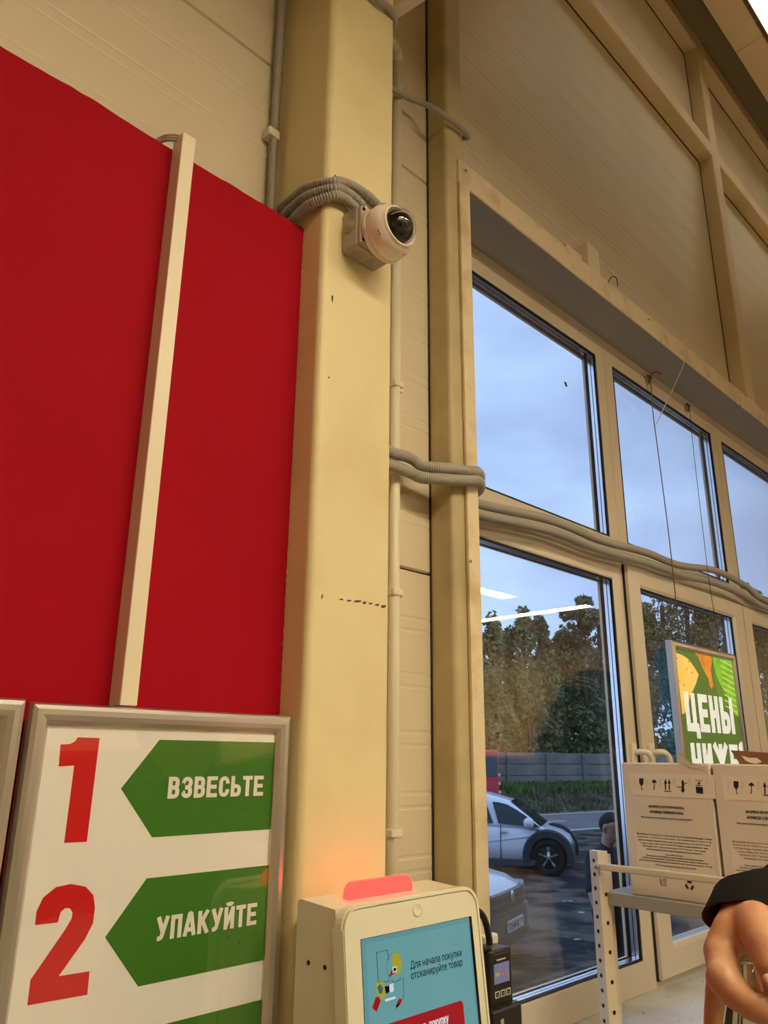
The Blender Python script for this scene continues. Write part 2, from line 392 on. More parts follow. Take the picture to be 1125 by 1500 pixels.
M('mud', (.105, .092, .082), .8, noise=(1.5, (.018, .018, .020), .43, .57), bump=(2.2, 1.0, .12), spec=.12)
M('asphalt', (.19, .19, .19), .75, noise=(1.2, (.15, .152, .155), .35, .6), spec=.2)
M('road_paint', (.55, .55, .53), .7)
M('verge', (.19, .175, .11), .95, noise=(.8, (.085, .09, .045), .35, .65), bump=(6, .5, .05))
M('grass', (.11, .19, .04), .9, noise=(.7, (.08, .11, .05), .35, .6))
M('concrete', (.21, .20, .165), .85, noise=(1.1, (.12, .118, .10), .3, .65))
M('bark', (.08, .06, .04), .9)
M('leaf_a', (.32, .31, .13), .8, noise=(.5, (.20, .20, .08), .35, .65))
M('leaf_b', (.24, .24, .10), .8, noise=(.5, (.15, .16, .065), .35, .65))
M('leaf_c', (.17, .19, .085), .8, noise=(.5, (.10, .12, .05), .35, .65))
M('car_white', (.72, .75, .80), .28, coat=.6)
M('car_glass', (.02, .03, .035), .05)
M('car_plastic', (.035, .037, .042), .6)
M('car_dark', (.055, .062, .075), .45)
M('tyre', (.012, .012, .012), .85)
M('rim', (.6, .62, .65), .25, metal=1)
M('plate', (.62, .62, .6), .5)
M('headlight', (.5, .55, .6), .08)
M('bus_red', (.55, .02, .04), .35)
M('tail_amber', (.7, .45, .25), .4)
M('stone_scrap', (.35, .35, .34), .9)
X_, Y_, Z_ = Vector((1, 0, 0)), Vector((0, 1, 0)), Vector((0, 0, 1))

# ================================================================== THE SHOP'S SHELL
YW = 1.18
RX0, RX1, RY0, CEIL = -3.2, 11.0, -6.5, zz(3.83)
tag(box('floor', RX0, RX1, RY0, 1.30, -.12, 0, MAT['floor_tile']), 'grey tiled shop floor', 'floor', kind='structure')
tag(box('ceiling', RX0, RX1, RY0, 1.30, CEIL, CEIL+.1, MAT['ceiling_shade']), 'ceiling above the steel beam, dark brown colour standing in for shadow', 'ceiling', kind='structure')
tag(box('wall_near', RX0-.1, RX0, RY0, 1.30, 0, CEIL, MAT['shop_wall']), 'beige end wall of the shop behind the viewer', 'wall', kind='structure')
tag(box('wall_right', RX1, RX1+.1, RY0, 1.30, 0, CEIL, MAT['shop_wall']), 'beige far wall of the shop seen in the glass', 'wall', kind='structure')
tag(box('wall_front', RX0, RX1, RY0-.1, RY0, 0, CEIL, MAT['shop_wall']), 'beige long wall of the shop opposite the windows', 'wall', kind='structure')

# window wall: slabs behind, sandwich panels in front
wb = thing('wall_back', (0, 1.24, 0), 'cream ribbed sandwich panel wall around the windows and the column', 'wall', kind='structure')
WX0, WX1 = 1.42, 5.45            # window opening
ZS, ZT = zz(-.655), zz(1.515)
bm = bmesh.new()
bm_box(bm, RX0, WX0-.02, YW+.012, 1.32, -.6, CEIL); bm_box(bm, WX1+.02, RX1, YW+.012, 1.32, -.6, CEIL)
bm_box(bm, WX0-.02, WX1+.02, YW+.012, 1.32, ZT+.005, CEIL); bm_box(bm, WX0-.02, WX1+.02, YW+.012, 1.32, -.6, ZS-.03)
bmobj('backing', bm, MAT['seam_dark'], wb)
def rib_panel(x0, x1, z0, z1, phase=zz(1.525)):
    """cream steel facing with shallow double ribs every 124 mm"""
    e = .003; pr = [(z0, YW+.006), (z0+e, YW)]
    zr = phase-.124*math.floor((phase-z0)/.124)
    while zr < z1-.02:
        if zr > z0+.02:
            for s in (-.016, .012):
                pr += [(zr+s-.005, YW), (zr+s-.002, YW+.0007), (zr+s+.002, YW+.0007), (zr+s+.005, YW)]
        zr += .124
    pr += [(z1-e, YW), (z1, YW+.006)]
    vs_, fs = [], []
    for z, y in pr: vs_ += [(x0, y, z), (x1, y, z)]
    for i in range(len(pr)-1): fs.append((2*i, 2*i+1, 2*i+3, 2*i+2))
    n = len(vs_); vs_ += [(x0, YW+.014, z1), (x1, YW+.014, z1), (x0, YW+.014, z0), (x1, YW+.014, z0)]
    fs += [(n-2, n-1, n+1, n), (n, n+1, n+3, n+2), (n+2, n+3, 1, 0)]
    return mesh('panel', vs_, fs, MAT['panel_paint'], wb)
seams = [0, zz(-.707), zz(.409), zz(1.525), zz(2.641), CEIL]
for a, b in zip(seams, seams[1:]): rib_panel(RX0, 1.372, a+.0022, b-.0022)
for xa, xb in ((1.405, 3.474), (3.575, 5.62), (5.72, RX1)):
    rib_panel(xa, xb, zz(1.585), zz(2.979)); rib_panel(xa, xb, zz(3.06), zz(3.714))
for a, b in zip(seams[:3], [seams[1], seams[2], zz(1.58)]): rib_panel(WX1+.05, RX1, a+.002, b-.002)
rib_panel(1.372, WX1+.05, 0, ZS-.04)

# steel column, posts and tubes
col = thing('trim_1', (.913, 1.09, 0), 'thick cream painted steel column carrying the security camera', 'column', kind='structure')
bm = bmesh.new(); bm_box(bm, .8185, 1.0115, 1.0, YW-.004, 0, CEIL)
bmesh.ops.bevel(bm, geom=[e for e in bm.edges if abs((e.verts[0].co-e.verts[1].co).z) > 1 and min(v.co.y for v in e.verts) < 1.05 and max(v.co.x for v in e.verts) < .9], offset=.014, segments=5, affect='EDGES', profile=.5)
bmesh.ops.bevel(bm, geom=[e for e in bm.edges if abs((e.verts[0].co-e.verts[1].co).z) > 1 and min(v.co.y for v in e.verts) < 1.001 and max(v.co.x for v in e.verts) > 1.0], offset=.006, segments=3, affect='EDGES', profile=.5)
bmobj('shaft', bm, MAT['column_paint'], col)
# paint chips on the column
for px, py, l, h in ((487, 437, 2, 9), (482, 553, 2, 2), (500, 878, 4, 1.5), (512, 880, 6, 2), (524, 881, 8, 3), (534, 883, 4, 2.5), (543, 884, 4, 2), (553, 886, 5, 2), (562, 888, 5, 3), (491, 258, 1.6, 3.5), (472, 874, 1.6, 6)):
    pts = []
    for k in range(8):
        a = k*math.pi/4; rr = random.uniform(.45, 1)
        p = PY(px+math.cos(a)*l*rr, py+math.sin(a)*h*rr, .9995); pts.append(p)
    prism('paint_chip', pts, (0, .001, 0), MAT['debris'], col)

p2 = thing('trim_2', (1.373, 1.145, 0), 'narrower tan steel post between the column and the window', 'post', kind='structure')
def vpost(name, x0, x1, y0, y1, z0, z1, mat, parent, rad):
    bm = bmesh.new(); bm_box(bm, x0, x1, y0, y1, z0, z1)
    bmesh.ops.bevel(bm, geom=[e for e in bm.edges if abs((e.verts[0].co-e.verts[1].co).z) > .3 and min(v.co.y for v in e.verts) < y0+.001], offset=rad, segments=4, affect='EDGES', profile=.5)
    return bmobj(name, bm, mat, parent)
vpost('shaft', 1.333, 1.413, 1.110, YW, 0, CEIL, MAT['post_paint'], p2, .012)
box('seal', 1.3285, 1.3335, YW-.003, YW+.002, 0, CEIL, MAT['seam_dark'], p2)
lb = 'cream steel tube %s'
for i, (x0, x1, lab) in enumerate(((3.48, 3.578, 'upright cream steel tube above the second window'), (5.62, 5.718, 'upright cream steel tube at the far end of the windows'))):
    t = thing('trim_%d' % (3+i), ((x0+x1)/2, 1.145, zz(1.6)), lab, 'steel tube', kind='structure')
    vpost('shaft', x0, x1, 1.110, YW, zz(1.60), CEIL, MAT['tube_paint'], t, .008)
    box('seal', x0-.0055, x0+.0005, YW-.002, YW+.002, zz(1.6), CEIL, MAT['seam_dark'], t)
for i, (z0, z1, lab) in enumerate(((2.985, 3.072, 'long horizontal cream steel tube high above the windows'), (3.72, 3.815, 'topmost horizontal cream steel tube under the ceiling'))):
    t = thing('trim_%d' % (5+i), (4, 1.145, zz(z0)), lab, 'steel tube', kind='structure')
    bm = bmesh.new(); bm_box(bm, 1.413, RX1, 1.1105, YW, zz(z0), zz(z1))
    bmesh.ops.bevel(bm, geom=[e for e in bm.edges if abs((e.verts[0].co-e.verts[1].co).x) > 1 and min(v.co.y for v in e.verts) < 1.12], offset=.008, segments=3, affect='EDGES', profile=.5)
    bmobj('tube', bm, MAT['tube_paint'], t)
    box('seal', 1.413, RX1, YW-.002, YW+.002, zz(z0)-.007, zz(z0), MAT['seam_dark'], t)
t = thing('trim_7', (4, .86, zz(3.6)), 'pale box beam under the ceiling beside the bright lamp', 'beam', kind='structure')
bmx = PY(1062, 45, .86).x
for xa, xb in ((RX0, .6), (.603, 3.55), (3.553, 7.2), (7.203, RX1)):
    box('beam_section', xa, xb, .80, .942, zz(3.60), CEIL, MAT['beam_paint'], t, .004)

# red cladding board on the left, with a ragged top edge
pts = [(RX0, 1.064, 0), (.8175, 1.064, 0)]
xs = np.linspace(.8175, RX0, 240)
for k, x in enumerate(xs):
    j = random.uniform(-.0012, .0012) if k else 0
    if .30 < x < .42: j += .004*math.sin((x-.3)*26)
    pts.append((x, 1.064, zz(1.030)+j))
wl = thing('wall_left', (-1, 1.08, 0), 'crimson painted wall board left of the column', 'wall', kind='structure')
prism('board', pts, (0, .034, 0), MAT['red_paint'], wl)
for k in range(26):
    z = zz(random.uniform(.0, 1.0)); s = random.uniform(.001, .004)
    mesh('paint_chip', [(.8165, 1.0632, z), (.8180, 1.0632, z+s), (.8182, 1.0632, z+s*2.5), (.8168, 1.0632, z+s*1.8),
                        (.8165, 1.0645, z), (.8180, 1.0645, z+s), (.8182, 1.0645, z+s*2.5), (.8168, 1.0645, z+s*1.8)],
         [(0, 1, 2, 3), (4, 5, 6, 7), (0, 1, 5, 4), (1, 2, 6, 5), (2, 3, 7, 6), (3, 0, 4, 7)], MAT['chip'], wl)

# ================================================================== WINDOWS
SEAM = [1.396+1.013*i for i in range(5)]
YF = 1.255
zU0, zU1, zL0 = zz(.655), zz(1.48), zz(-.647)
names = ['first window bay beside the tan post, with a fixed lower pane', 'second window bay with the green hanging sign before it',
         'third window bay at the right edge of view', 'fourth window bay beyond the right edge of view']
def glazing(parent, x0, x1, z0, z1, yf):
    """gaskets, spacers and the two panes inside a clear opening"""
    for y0, y1, m, nm, t in ((.0, .009, 'gasket', 'gasket', .004), (.010, .019, 'spacer', 'spacer_bar', .005), (.019, .022, 'gasket', 'gasket', .004), (.022, .032, 'spacer', 'spacer_bar', .005), (.032, .046, 'gasket', 'gasket', .004)):
        frame4(nm, (x0-.004, yf+y0, z0-.004), X_, Z_, Y_, x1-x0+.008, z1-z0+.008, (t,)*4, [(0, 0), (1, 0), (1, y1-y0), (0, y1-y0)], MAT[m], parent)
    box('pane', x0-.003, x1+.003, yf+.006, yf+.010, z0-.003, z1+.003, MAT['window_glass'], parent)
    box('pane', x0-.003, x1+.003, yf+.034, yf+.038, z0-.003, z1+.003, MAT['window_glass'], parent)
RAIL = [(0, 0), (.88, 0), (1, -.004), (1, -.055), (0, -.055)]
for i in range(4):
    x0, x1 = SEAM[i]+.0008, SEAM[i+1]-.0008
    W = thing('window_%d' % (i+1), ((x0+x1)/2, 1.28, zL0), 'cream plastic ' + names[i], 'window', kind='structure')
    frame4('frame_rail', (x0, YF, zU0), X_, Z_, -Y_, x1-x0, zU1-zU0, (.066, .066, .075, .056), RAIL, MAT['pvc'], W)
    glazing(W, x0+.066, x1-.066, zU0+.075, zU1-.056, YF)
    if i == 0:
        frame4('frame_rail', (x0, YF, zL0), X_, Z_, -Y_, x1-x0, zU0-zL0, (.075, .075, .087, .082), RAIL, MAT['pvc'], W)
        glazing(W, x0+.075, x1-.075, zL0+.087, zU0-.082, YF)
    else:
        frame4('frame_rail', (x0, YF, zL0), X_, Z_, -Y_, x1-x0, zU0-zL0, (.03, .03, .045, .035), [(0, 0), (1, 0), (1, -.05), (0, -.05)], MAT['pvc'], W)
        sx0, sx1, sz0, sz1 = x0+.003, x1-.006, zL0+.022, zU0-.020
        frame4('sash_rail', (sx0, 1.235, sz0), X_, Z_, -Y_, sx1-sx0, sz1-sz0, (.092, .105, .085, .066), [(0, -.002), (.03, 0), (.86, 0), (1, -.006), (1, -.05), (0, -.03)], MAT['pvc'], W)
        frame4('gasket', (sx0-.004, 1.236, sz0-.004), X_, Z_, -Y_, sx1-sx0+.008, sz1-sz0+.008, (.0045,)*4, [(0, -.012), (1, -.012), (1, -.018), (0, -.018)], MAT['gasket'], W)
        glazing(W, sx0+.092, sx1-.105, sz0+.085, sz1-.066, 1.245)
prism('fleck', [PY(x, y, 1.2607) for x, y in ((826, 559), (829, 560), (831, 566), (829, 567))], (0, -.0006, 0), MAT['ink'], bpy.data.objects['window_1'])
# window handles beside the dark gap between bays one and two
for nm, xx, yy, lab in (('window_1', SEAM[1]-.035, YF, 0), ('window_2', SEAM[1]+.045, 1.235, 0)):
    par = bpy.data.objects[nm]; z = PY(952, 1103, 1.2).z
    h = box('handle', xx-.016, xx+.016, yy-.012, yy+.001, z-.05, z+.03, MAT['pipe_white'], par, .004)
    tube('lever', [(xx, yy-.008, z), (xx, yy-.03, z+.004), (xx+.012, yy-.048, z), (xx+.03, yy-.052, z-.02), (xx+.036, yy-.05, z-.06), (xx+.036, yy-.05, z-.10)], .009, MAT['pipe_white'], h)
# wall strip above the frames and the grey underside of the lintel
xj = PY(1084, 586, 1.1).x
lt = thing('trim_8', (3, 1.18, zz(1.48)), 'glossy grey lintel lining and cream edging above the windows', 'window lining', kind='structure')
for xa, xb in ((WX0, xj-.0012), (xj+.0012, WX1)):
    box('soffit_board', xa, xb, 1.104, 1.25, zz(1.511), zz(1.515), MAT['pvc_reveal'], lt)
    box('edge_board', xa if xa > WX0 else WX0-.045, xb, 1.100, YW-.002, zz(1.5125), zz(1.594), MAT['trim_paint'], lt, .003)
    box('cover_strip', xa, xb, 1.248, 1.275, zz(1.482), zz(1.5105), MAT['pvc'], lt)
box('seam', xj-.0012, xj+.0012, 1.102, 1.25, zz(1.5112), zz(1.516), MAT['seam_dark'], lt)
box('seam', xj-.0012, xj+.0012, 1.1005, 1.15, zz(1.513), zz(1.56), MAT['seam_dark'], lt)
def screw(px, py, Y, parent, r=.0045):
    p = PY(px, py, Y); lathe('screw', [(0, .003), (r*.6, .003), (r, .0015), (r, -.002), (0, -.002)], p, -Y_, MAT['screw'], parent, 10)
    lathe('screw_slot', [(0, .0036), (r*.35, .0035), (r*.35, .002), (0, .002)], p, -Y_, MAT['hole'], parent, 8)
for px, py in ((950, 468), (1093, 579), (1116, 600)): screw(px, py, 1.0998, lt)
for px, py in ((793, 439), (850, 484), (1045, 619), (1116, 672)): screw(px, py, 1.2478, lt, .004)
jl = thing('trim_9', (1.40, 1.11, zz(-.7)), 'narrow cream edging strip down the left side of the window', 'window lining', kind='structure')
box('edge_board', 1.377, WX0, 1.100, 1.1085, zz(-.68), zz(1.594), MAT['trim_paint'], jl, .0015)
box('reveal_board', WX0-.004, WX0, 1.1085, 1.252, zz(-.65), zz(1.511), MAT['pvc'], jl)
for px, py in ((682, 250), (689, 822)): screw(px, py, 1.0998, jl)
tag(box('trim_10', WX1, WX1+.05, 1.10, YW, zz(-.68), zz(1.594), MAT['trim_paint']), 'cream edging strip at the far end of the windows', 'window lining', kind='structure')
sl = thing('trim_11', (3.4, 1.15, zz(-.69)), 'pale grey window sill with scattered dry debris', 'window sill', kind='structure')
box('sill_board', 1.42, WX1, 1.02, 1.27, zz(-.685), zz(-.648), MAT['sill'], sl, .006)
for k in range(60):
    x = random.uniform(1.9, 2.9); y = random.uniform(1.03, 1.24); s = random.uniform(.001, .0045); z = zz(-.6478)
    a = random.uniform(0, 3.1); dx, dy = math.cos(a)*s*random.uniform(1, 4), math.sin(a)*s*random.uniform(1, 4)
    mesh('debris_flake', [(x, y, z), (x+dx, y+dy, z), (x+dx*.6-dy*.3, y+dy*.6+dx*.3, z+.0015), (x+dx*.3-dy*.2, y+dy*.3+dx*.2, z+.001)], [(0, 1, 2, 3), (0, 1, 2), (0, 2, 3)][:1], MAT['debris'], sl)

# ================================================================== LAMPS
def lamp(name, c, d, L, wd, label, glow='lamp_glow', z=3.3, drop=True, group=None):
    skirt = drop
    t = thing(name, (c[0], c[1], z), label, 'lamp', group); u = Vector(d); v = Vector((-u.y, u.x, 0))
    obox('lamp_body', (c[0], c[1], z+.035), u, v, Z_, L, wd, .05, MAT['lamp_body'], t, .006)
    obox('diffuser', (c[0], c[1], z+.006), u, v, Z_, L-.012, wd-.012, .010, MAT[glow], t)
    for s in (-1, 1) if skirt else ():
        obox('skirt', Vector((c[0], c[1], z+.010))+v*(s*(wd/2-.003)), u, v, Z_, L, .005, .028, MAT['lamp_body'], t)
        obox('skirt', Vector((c[0], c[1], z+.010))+u*(s*(L/2-.003)), u, v, Z_, .005, wd, .028, MAT['lamp_body'], t)
    if drop:
        for s in (-1, 1):
            q = Vector((c[0], c[1], 0))+u*(s*L*.35)
            box('suspension_wire', q.x-.002, q.x+.002, q.y-.002, q.y+.002, z+.05, CEIL, MAT['screw'], t)
    return t
lamp('linear_lamp', (8.0, -2.95), (0, 1, 0), 1.75, .20, 'glowing tube lamp hung crosswise over the far aisle, mirrored in the lower pane')
lamp('linear_lamp', (6.25, -2.47), (1, 0, 0), 1.5, .16, 'glowing tube lamp hung lengthwise over the far aisle, mirrored in the lower pane')
lamp('linear_lamp', (.42, -1.0), (1, 0, 0), 1.5, .16, 'glowing tube lamp hung in front of the red wall', z=3.6)
lamp('linear_lamp', (1.7, -1.3), (1, 0, 0), 1.5, .14, 'unseen tube lamp added over the middle of the shop to brighten the rack', z=3.6)  # out of view, added to brighten the rack and cartons
lamp('linear_lamp', (.3, -3.8), (1, 0, 0), 1.5, .12, 'unseen tube lamp added at the back of the shop for ambient light')  # unseen, added for ambient light
lamp('linear_lamp', (3.6, -3.8), (1, 0, 0), 1.5, .12, 'unseen tube lamp added over the rear shelves for ambient light')  # unseen as well, added to raise the ambient level
_d = ray(1094, 0); _yl = _d.y*(3.555/_d.z)
t = lamp('linear_lamp', (4.2, _yl-.15), (1, 0, 0), 3.6, .30, 'white glowing ceiling lamp at the top right beside the box beam', 'lamp_glow_top', zz(3.548), False)
for a, b, lab in ((9.6, -5.8, 'unseen tube lamp added in the far corner to brighten the mirrored far wall'), (6.0, -4.9, 'unseen tube lamp added before the long rear wall to brighten the reflection')):  # extra unseen lamps, added to brighten the far wall in the window reflection
    lamp('linear_lamp', (a, b), (0, 1, 0), 1.5, .14, lab, z=3.5)

# dark shelving at the back of the shop, seen in the window glass
for nm, a, lab in (('shop_shelving', (10.45, 10.98, -6.3, .9), 'dark shelving along the far wall of the shop'), ('shop_shelving', (-2.9, 10.3, -6.48, -5.95), 'dark shelving along the long wall opposite the windows')):
    t = thing(nm, ((a[0]+a[1])/2, (a[2]+a[3])/2, 0), lab, 'shelving')
    box('back_panel', a[0], a[1], a[2], a[3], 0, .12, MAT['shop_dark'], t)
    if a[1]-a[0] < 1: box('back_panel', a[1]-.05, a[1], a[2], a[3], .12, 1.6, MAT['shop_dark'], t)
    else: box('back_panel', a[0], a[1], a[2], a[2]+.05, .12, 1.6, MAT['shop_dark'], t)
    for z in (.45, .8, 1.15, 1.58): box('shelf_board', a[0], a[1], a[2], a[3], z, z+.04, MAT['shop_dark'] if z < 1.5 else MAT['bus_red'], t)

# ================================================================== DUCT, PIPES AND CONDUITS
d = thing('cable_duct', (.528, 1.045, .9), 'white vertical cable duct running up the red wall', 'cable duct')
box('duct_base', .5155, .5405, 1.040, 1.0638, zz(.0625), zz(1.047), MAT['white_duct'], d)
box('duct_cover', .5150, .5410, 1.030, 1.0412, zz(.0625), zz(1.0475), MAT['white_duct'], d, .0015)
for k, (dz, dx) in enumerate(((.006, -.002), (.0, .0), (-.006, .002))):
    a = PY(229, 206+k*3, 1.085); b = PY(249, 198+k*3.5, 1.06); c = PY(268, 203+k*4, 1.048)
    tag(tube('loose_cable', [a+Vector((-.03, .03, -.05)), a, b, c, c+Vector((.02, .004, -.02))], .0028, MAT['cable_grey'], None, 8),
        ['thin grey cable looping into the top of the white duct, uppermost of three', 'thin grey cable looping into the top of the white duct, middle of three', 'thin grey cable looping into the top of the white duct, lowest of three'][k], 'cable', 'loose cables at the duct top')

# corrugated conduit up the wall corner left of the column
pa = [PY(x, y, 1.163) for x, y in ((414, -60), (412, 0), (406, 100), (402, 180), (399, 230), (396, 300), (394, 360))]
c1 = thing('corrugated_conduit', pa[-1], 'grey corrugated conduit rising up the wall corner left of the column', 'conduit', 'corrugated conduits')
tube('hose', pa, .0092, MAT['conduit'], c1, 12, 8, .0042, .13)
p = PY(400, 200, 1.165)
box('clip', p.x-.020, p.x+.011, 1.152, YW-.0005, p.z-.011, p.z+.011, MAT['pipe_white'], c1, .003)
# three corrugated conduits wrapping the column to the camera box
SX, FY = .8185-.0125, 1.0-.0125
def wrap(side, front, extra=0):
    """side points lie beside the column's left face, front points on its front"""
    return [PX(x, y, SX-extra) for x, y in side]+[PY(x, y, FY-extra) for x, y in front]
for pts, lab, rr in ((wrap([(398, 318), (412, 304), (432, 288), (452, 274)], [(487, 266), (505, 268), (525, 277), (542, 289), (556, 303)]), 'grey corrugated conduit bent round the column, uppermost of the three at the camera', .0100),
                 (wrap([(404, 330), (420, 312), (437, 297), (452, 287)], [(487, 276), (503, 279), (520, 290), (532, 303)], .002), 'grey corrugated conduit bent round the column, middle of the three at the camera', .0105),
                 (wrap([(415, 342), (430, 322), (445, 308), (458, 298)], [(488, 287), (502, 290), (515, 299), (526, 311)], .004), 'grey corrugated conduit bent round the column, lowest of the three at the camera', .0112)):
    tag(tube('corrugated_conduit', pts, rr, MAT['conduit'], None, 14, 10, .0054, .24), lab, 'conduit', 'corrugated conduits')
# two conduits crossing from behind the column to the window, then along the transom
def crossing(dz, ga, wz, lab, r):
    g = [PY(x, y, Y) for x, y, Y in ga]
    e = g[-1]
    pth = g+[Vector((1.455, 1.125, e.z+.002)), Vector((1.462, 1.175, e.z+(wz[0][1]-e.z)*.6))]
    pth += [Vector((x, 1.205 if i else 1.2, z)) for i, (x, z) in enumerate(wz)]
    return tag(tube('window_conduit', pth, r, MAT['conduit'], None, 12, 8, .0050, .10), lab, 'conduit', 'conduits along the window transom')
crossing(0, [(560, 655, 1.134), (574, 663, 1.134), (590, 667, 1.134), (604, 673, 1.130), (618, 682, 1.115), (640, 685, 1.097), (662, 687, 1.092), (684, 690, 1.085), (700, 692, 1.085)],
         [(1.53, zz(.640)), (1.9, zz(.675)), (2.2, zz(.672)), (2.5, zz(.690)), (2.75, zz(.690)), (3.1, zz(.728)), (3.4, zz(.715)), (3.6, zz(.682)), (4.2, zz(.69)), (5.4, zz(.69))], 'grey conduit from behind the column along the window transom, upper of the pair', .0135)
crossing(0, [(560, 680, 1.134), (574, 682, 1.134), (590, 688, 1.134), (604, 694, 1.130), (618, 700, 1.115), (640, 701, 1.097), (662, 703, 1.092), (684, 704, 1.085), (700, 705, 1.085)],
         [(1.53, zz(.612)), (1.9, zz(.642)), (2.2, zz(.640)), (2.5, zz(.653)), (2.75, zz(.656)), (3.1, zz(.675)), (3.4, zz(.668)), (3.6, zz(.650)), (4.2, zz(.66)), (5.4, zz(.66))], 'grey conduit from behind the column along the window transom, lower of the pair', .0140)
# conduit round the upper post
tag(tube('corrugated_conduit', [PY(560, 120, 1.142), PY(578, 132, 1.141), PY(600, 144, 1.140), PY(622, 152, 1.120), PY(642, 163, 1.095), PY(660, 176, 1.093), PY(674, 187, 1.093), Vector((1.418, 1.10, PY(681, 196, 1.1).z)), Vector((1.426, 1.13, PY(684, 204, 1.12).z)), Vector((1.422, 1.172, PY(681, 214, 1.14).z))],
         .0082, MAT['conduit'], None, 12, 8, .0042, .08), 'single grey conduit slung across the wall and round the tan post', 'conduit', 'corrugated conduits')
# white plastic pipe between column and post
px_ = 1.192
wp = thing('plastic_pipe', (px_, 1.165, .2), 'white plastic pipe with clips between the column and the tan post', 'pipe')
tube('pipe', [(px_, 1.164, .1), (px_, 1.164, PY(580, 78, 1.164).z)], .0125, MAT['pipe_white'], wp, 14)
zt = PY(580, 78, 1.164).z
tube('elbow', [(px_, 1.164, zt-.03), (px_, 1.164, zt+.004), (px_-.012, 1.164, zt+.022), (px_-.035, 1.164, zt+.026), (px_-.2, 1.164, zt+.026)], .0145, MAT['pipe_white'], wp, 14)
for y in (563, 868, 1220):
    z = PY(580, y, 1.16).z
    c = box('clip', px_-.016, px_+.016, 1.149, YW, z-.008, z+.008, MAT['pipe_white'], wp, .003)
    box('clip_foot', px_+.014, px_+.032, 1.168, YW, z-.007, z+.007, MAT['pipe_white'], c, .002)
# conduit and second camera at the very top of the column
tag(tube('corrugated_conduit', [PY(530, -30, .985), PY(552, -2, .985), PY(566, 8, .985), PY(574, 18, .99), Vector((1.022, 1.01, PY(580, 28, 1.0).z)), Vector((1.026, 1.05, PY(579, 38, 1.05).z))], .0085, MAT['conduit'], None, 12, 8, .0042, .1),
    'grey conduit curving over the top of the column at the photo edge', 'conduit', 'corrugated conduits')
bc = PY(596, -2, 1.06)
cm = thing('bullet_camera', bc, 'white tubular security camera cut off at the top edge beside the column', 'camera')
ax = (PY(640, -32, .98)-bc).normalized()
lathe('housing', [(0, -.05), (.020, -.05), (.026, -.044), (.028, -.03), (.028, .09), (.030, .092), (.030, .11), (0, .11)], bc, ax, MAT['cam_white'], cm, 28)
lathe('mount', [(.02, 0), (.02, .02), (.012, .03), (.012, .13)], Vector((1.05, YW-.001, bc.z-.0)), -Y_, MAT['cam_white'], cm, 20)
tag(tube('camera_lead', [bc-ax*.048, bc-ax*.07+Vector((-.01, 0, -.012)), Vector((1.03, 1.05, bc.z-.05)), Vector((1.024, 1.09, bc.z-.075)), Vector((1.024, 1.10, bc.z-.10))], .0022, MAT['cam_black'], None, 8), 'short black lead hanging below the cut-off camera', 'cable')

# ================================================================== DOME CAMERA ON ITS BOX
jz0, jz1 = zz(.962), zz(1.056); jx0, jx1 = .866, .956
jb = thing('junction_box', ((jx0+jx1)/2, .98, jz0), 'beige square junction box holding the dome camera', 'junction box')
box('box_body', jx0, jx1, .9565, 1.0, jz0, jz1, MAT['jbox'], jb, .005, 3)
box('lid', jx0+.003, jx1-.003, .9475, .9565, jz0+.003, jz1-.003, MAT['jbox'], jb, .003, 2)
def grommet(c, axis, r):
    prof = [(0, .004)]; k = 5
    for i in range(k):
        a = r*(i+1)/k; prof += [(a-.0018, .0055-.0009*i), (a-.0009, .0030-.0006*i), (a, .0048-.0009*i)]
    prof += [(r+.001, 0), (0, 0)]; lathe('grommet', prof, c, axis, MAT['jbox'], jb, 24)
grommet((jx0, .979, jz0+.052), (-1, 0, 0), .0145)
grommet((jx0+.028, .979, jz0), (0, 0, -1), .0145); grommet((jx0+.066, .979, jz0), (0, 0, -1), .0145)
for sx in (jx0+.010, jx1-.010):
    for sz in (jz0+.012, jz1-.010): lathe('screw', [(0, .002), (.0035, .002), (.0035, 0), (0, 0)], (sx, .9475, sz), -Y_, MAT['hole'], jb, 10)
cy = .9475
dc = PY(556, 343, cy); dc = Vector((.925, cy, zz(1.004)))
dm = thing('dome_camera', dc, 'white dome security camera with smoked bubble on the column', 'camera')
lathe('base_ring', [(0, 0), (.054, 0), (.0565, .003), (.0565, .012), (.055, .0135), (0, .0135)], dc, -Y_, MAT['cam_white'], dm, 48)
lathe('housing', [(.0555, .0135), (.0562, .016), (.0555, .030), (.0520, .041), (.0465, .049), (.0430, .053), (.0425, .0555), (.0400, .0565), (.0385, .055), (.0385, .046), (0, .046)], dc, -Y_, MAT['cam_white'], dm, 48)
prof = []
for i in range(13):
    a = math.pi/2*i/12; prof.append((.0375*math.cos(a), .050+.034*math.sin(a)))
glass_material('bubble', (.90, .88, .85), .05)
lathe('bubble', prof, dc, -Y_, MAT['bubble'], dm, 40)
prof = [(0, .047)]
for i in range(11):
    a = math.pi/2*i/10; prof.append((.0335*math.cos(a), .047+.031*math.sin(a)))
ball = lathe('eyeball', prof, dc, -Y_, MAT['cam_black'], dm, 32)
lathe('lens', [(.010, .0), (.010, .012), (.008, .012), (.007, .009), (0, .008)], dc+Vector((-.004, -.066, -.008)), Vector((-.15, -1, -.3)), MAT['cam_black'], ball, 20)
tube('trim_arc', [dc+Vector((0, -.047, 0))+Vector((math.cos(a), -.80*math.sin(a)-.1, .50*math.sin(a))).normalized()*.0338 for a in [math.radians(q) for q in range(15, 170, 12)]], .0010, MAT['cam_white'], ball, 6)
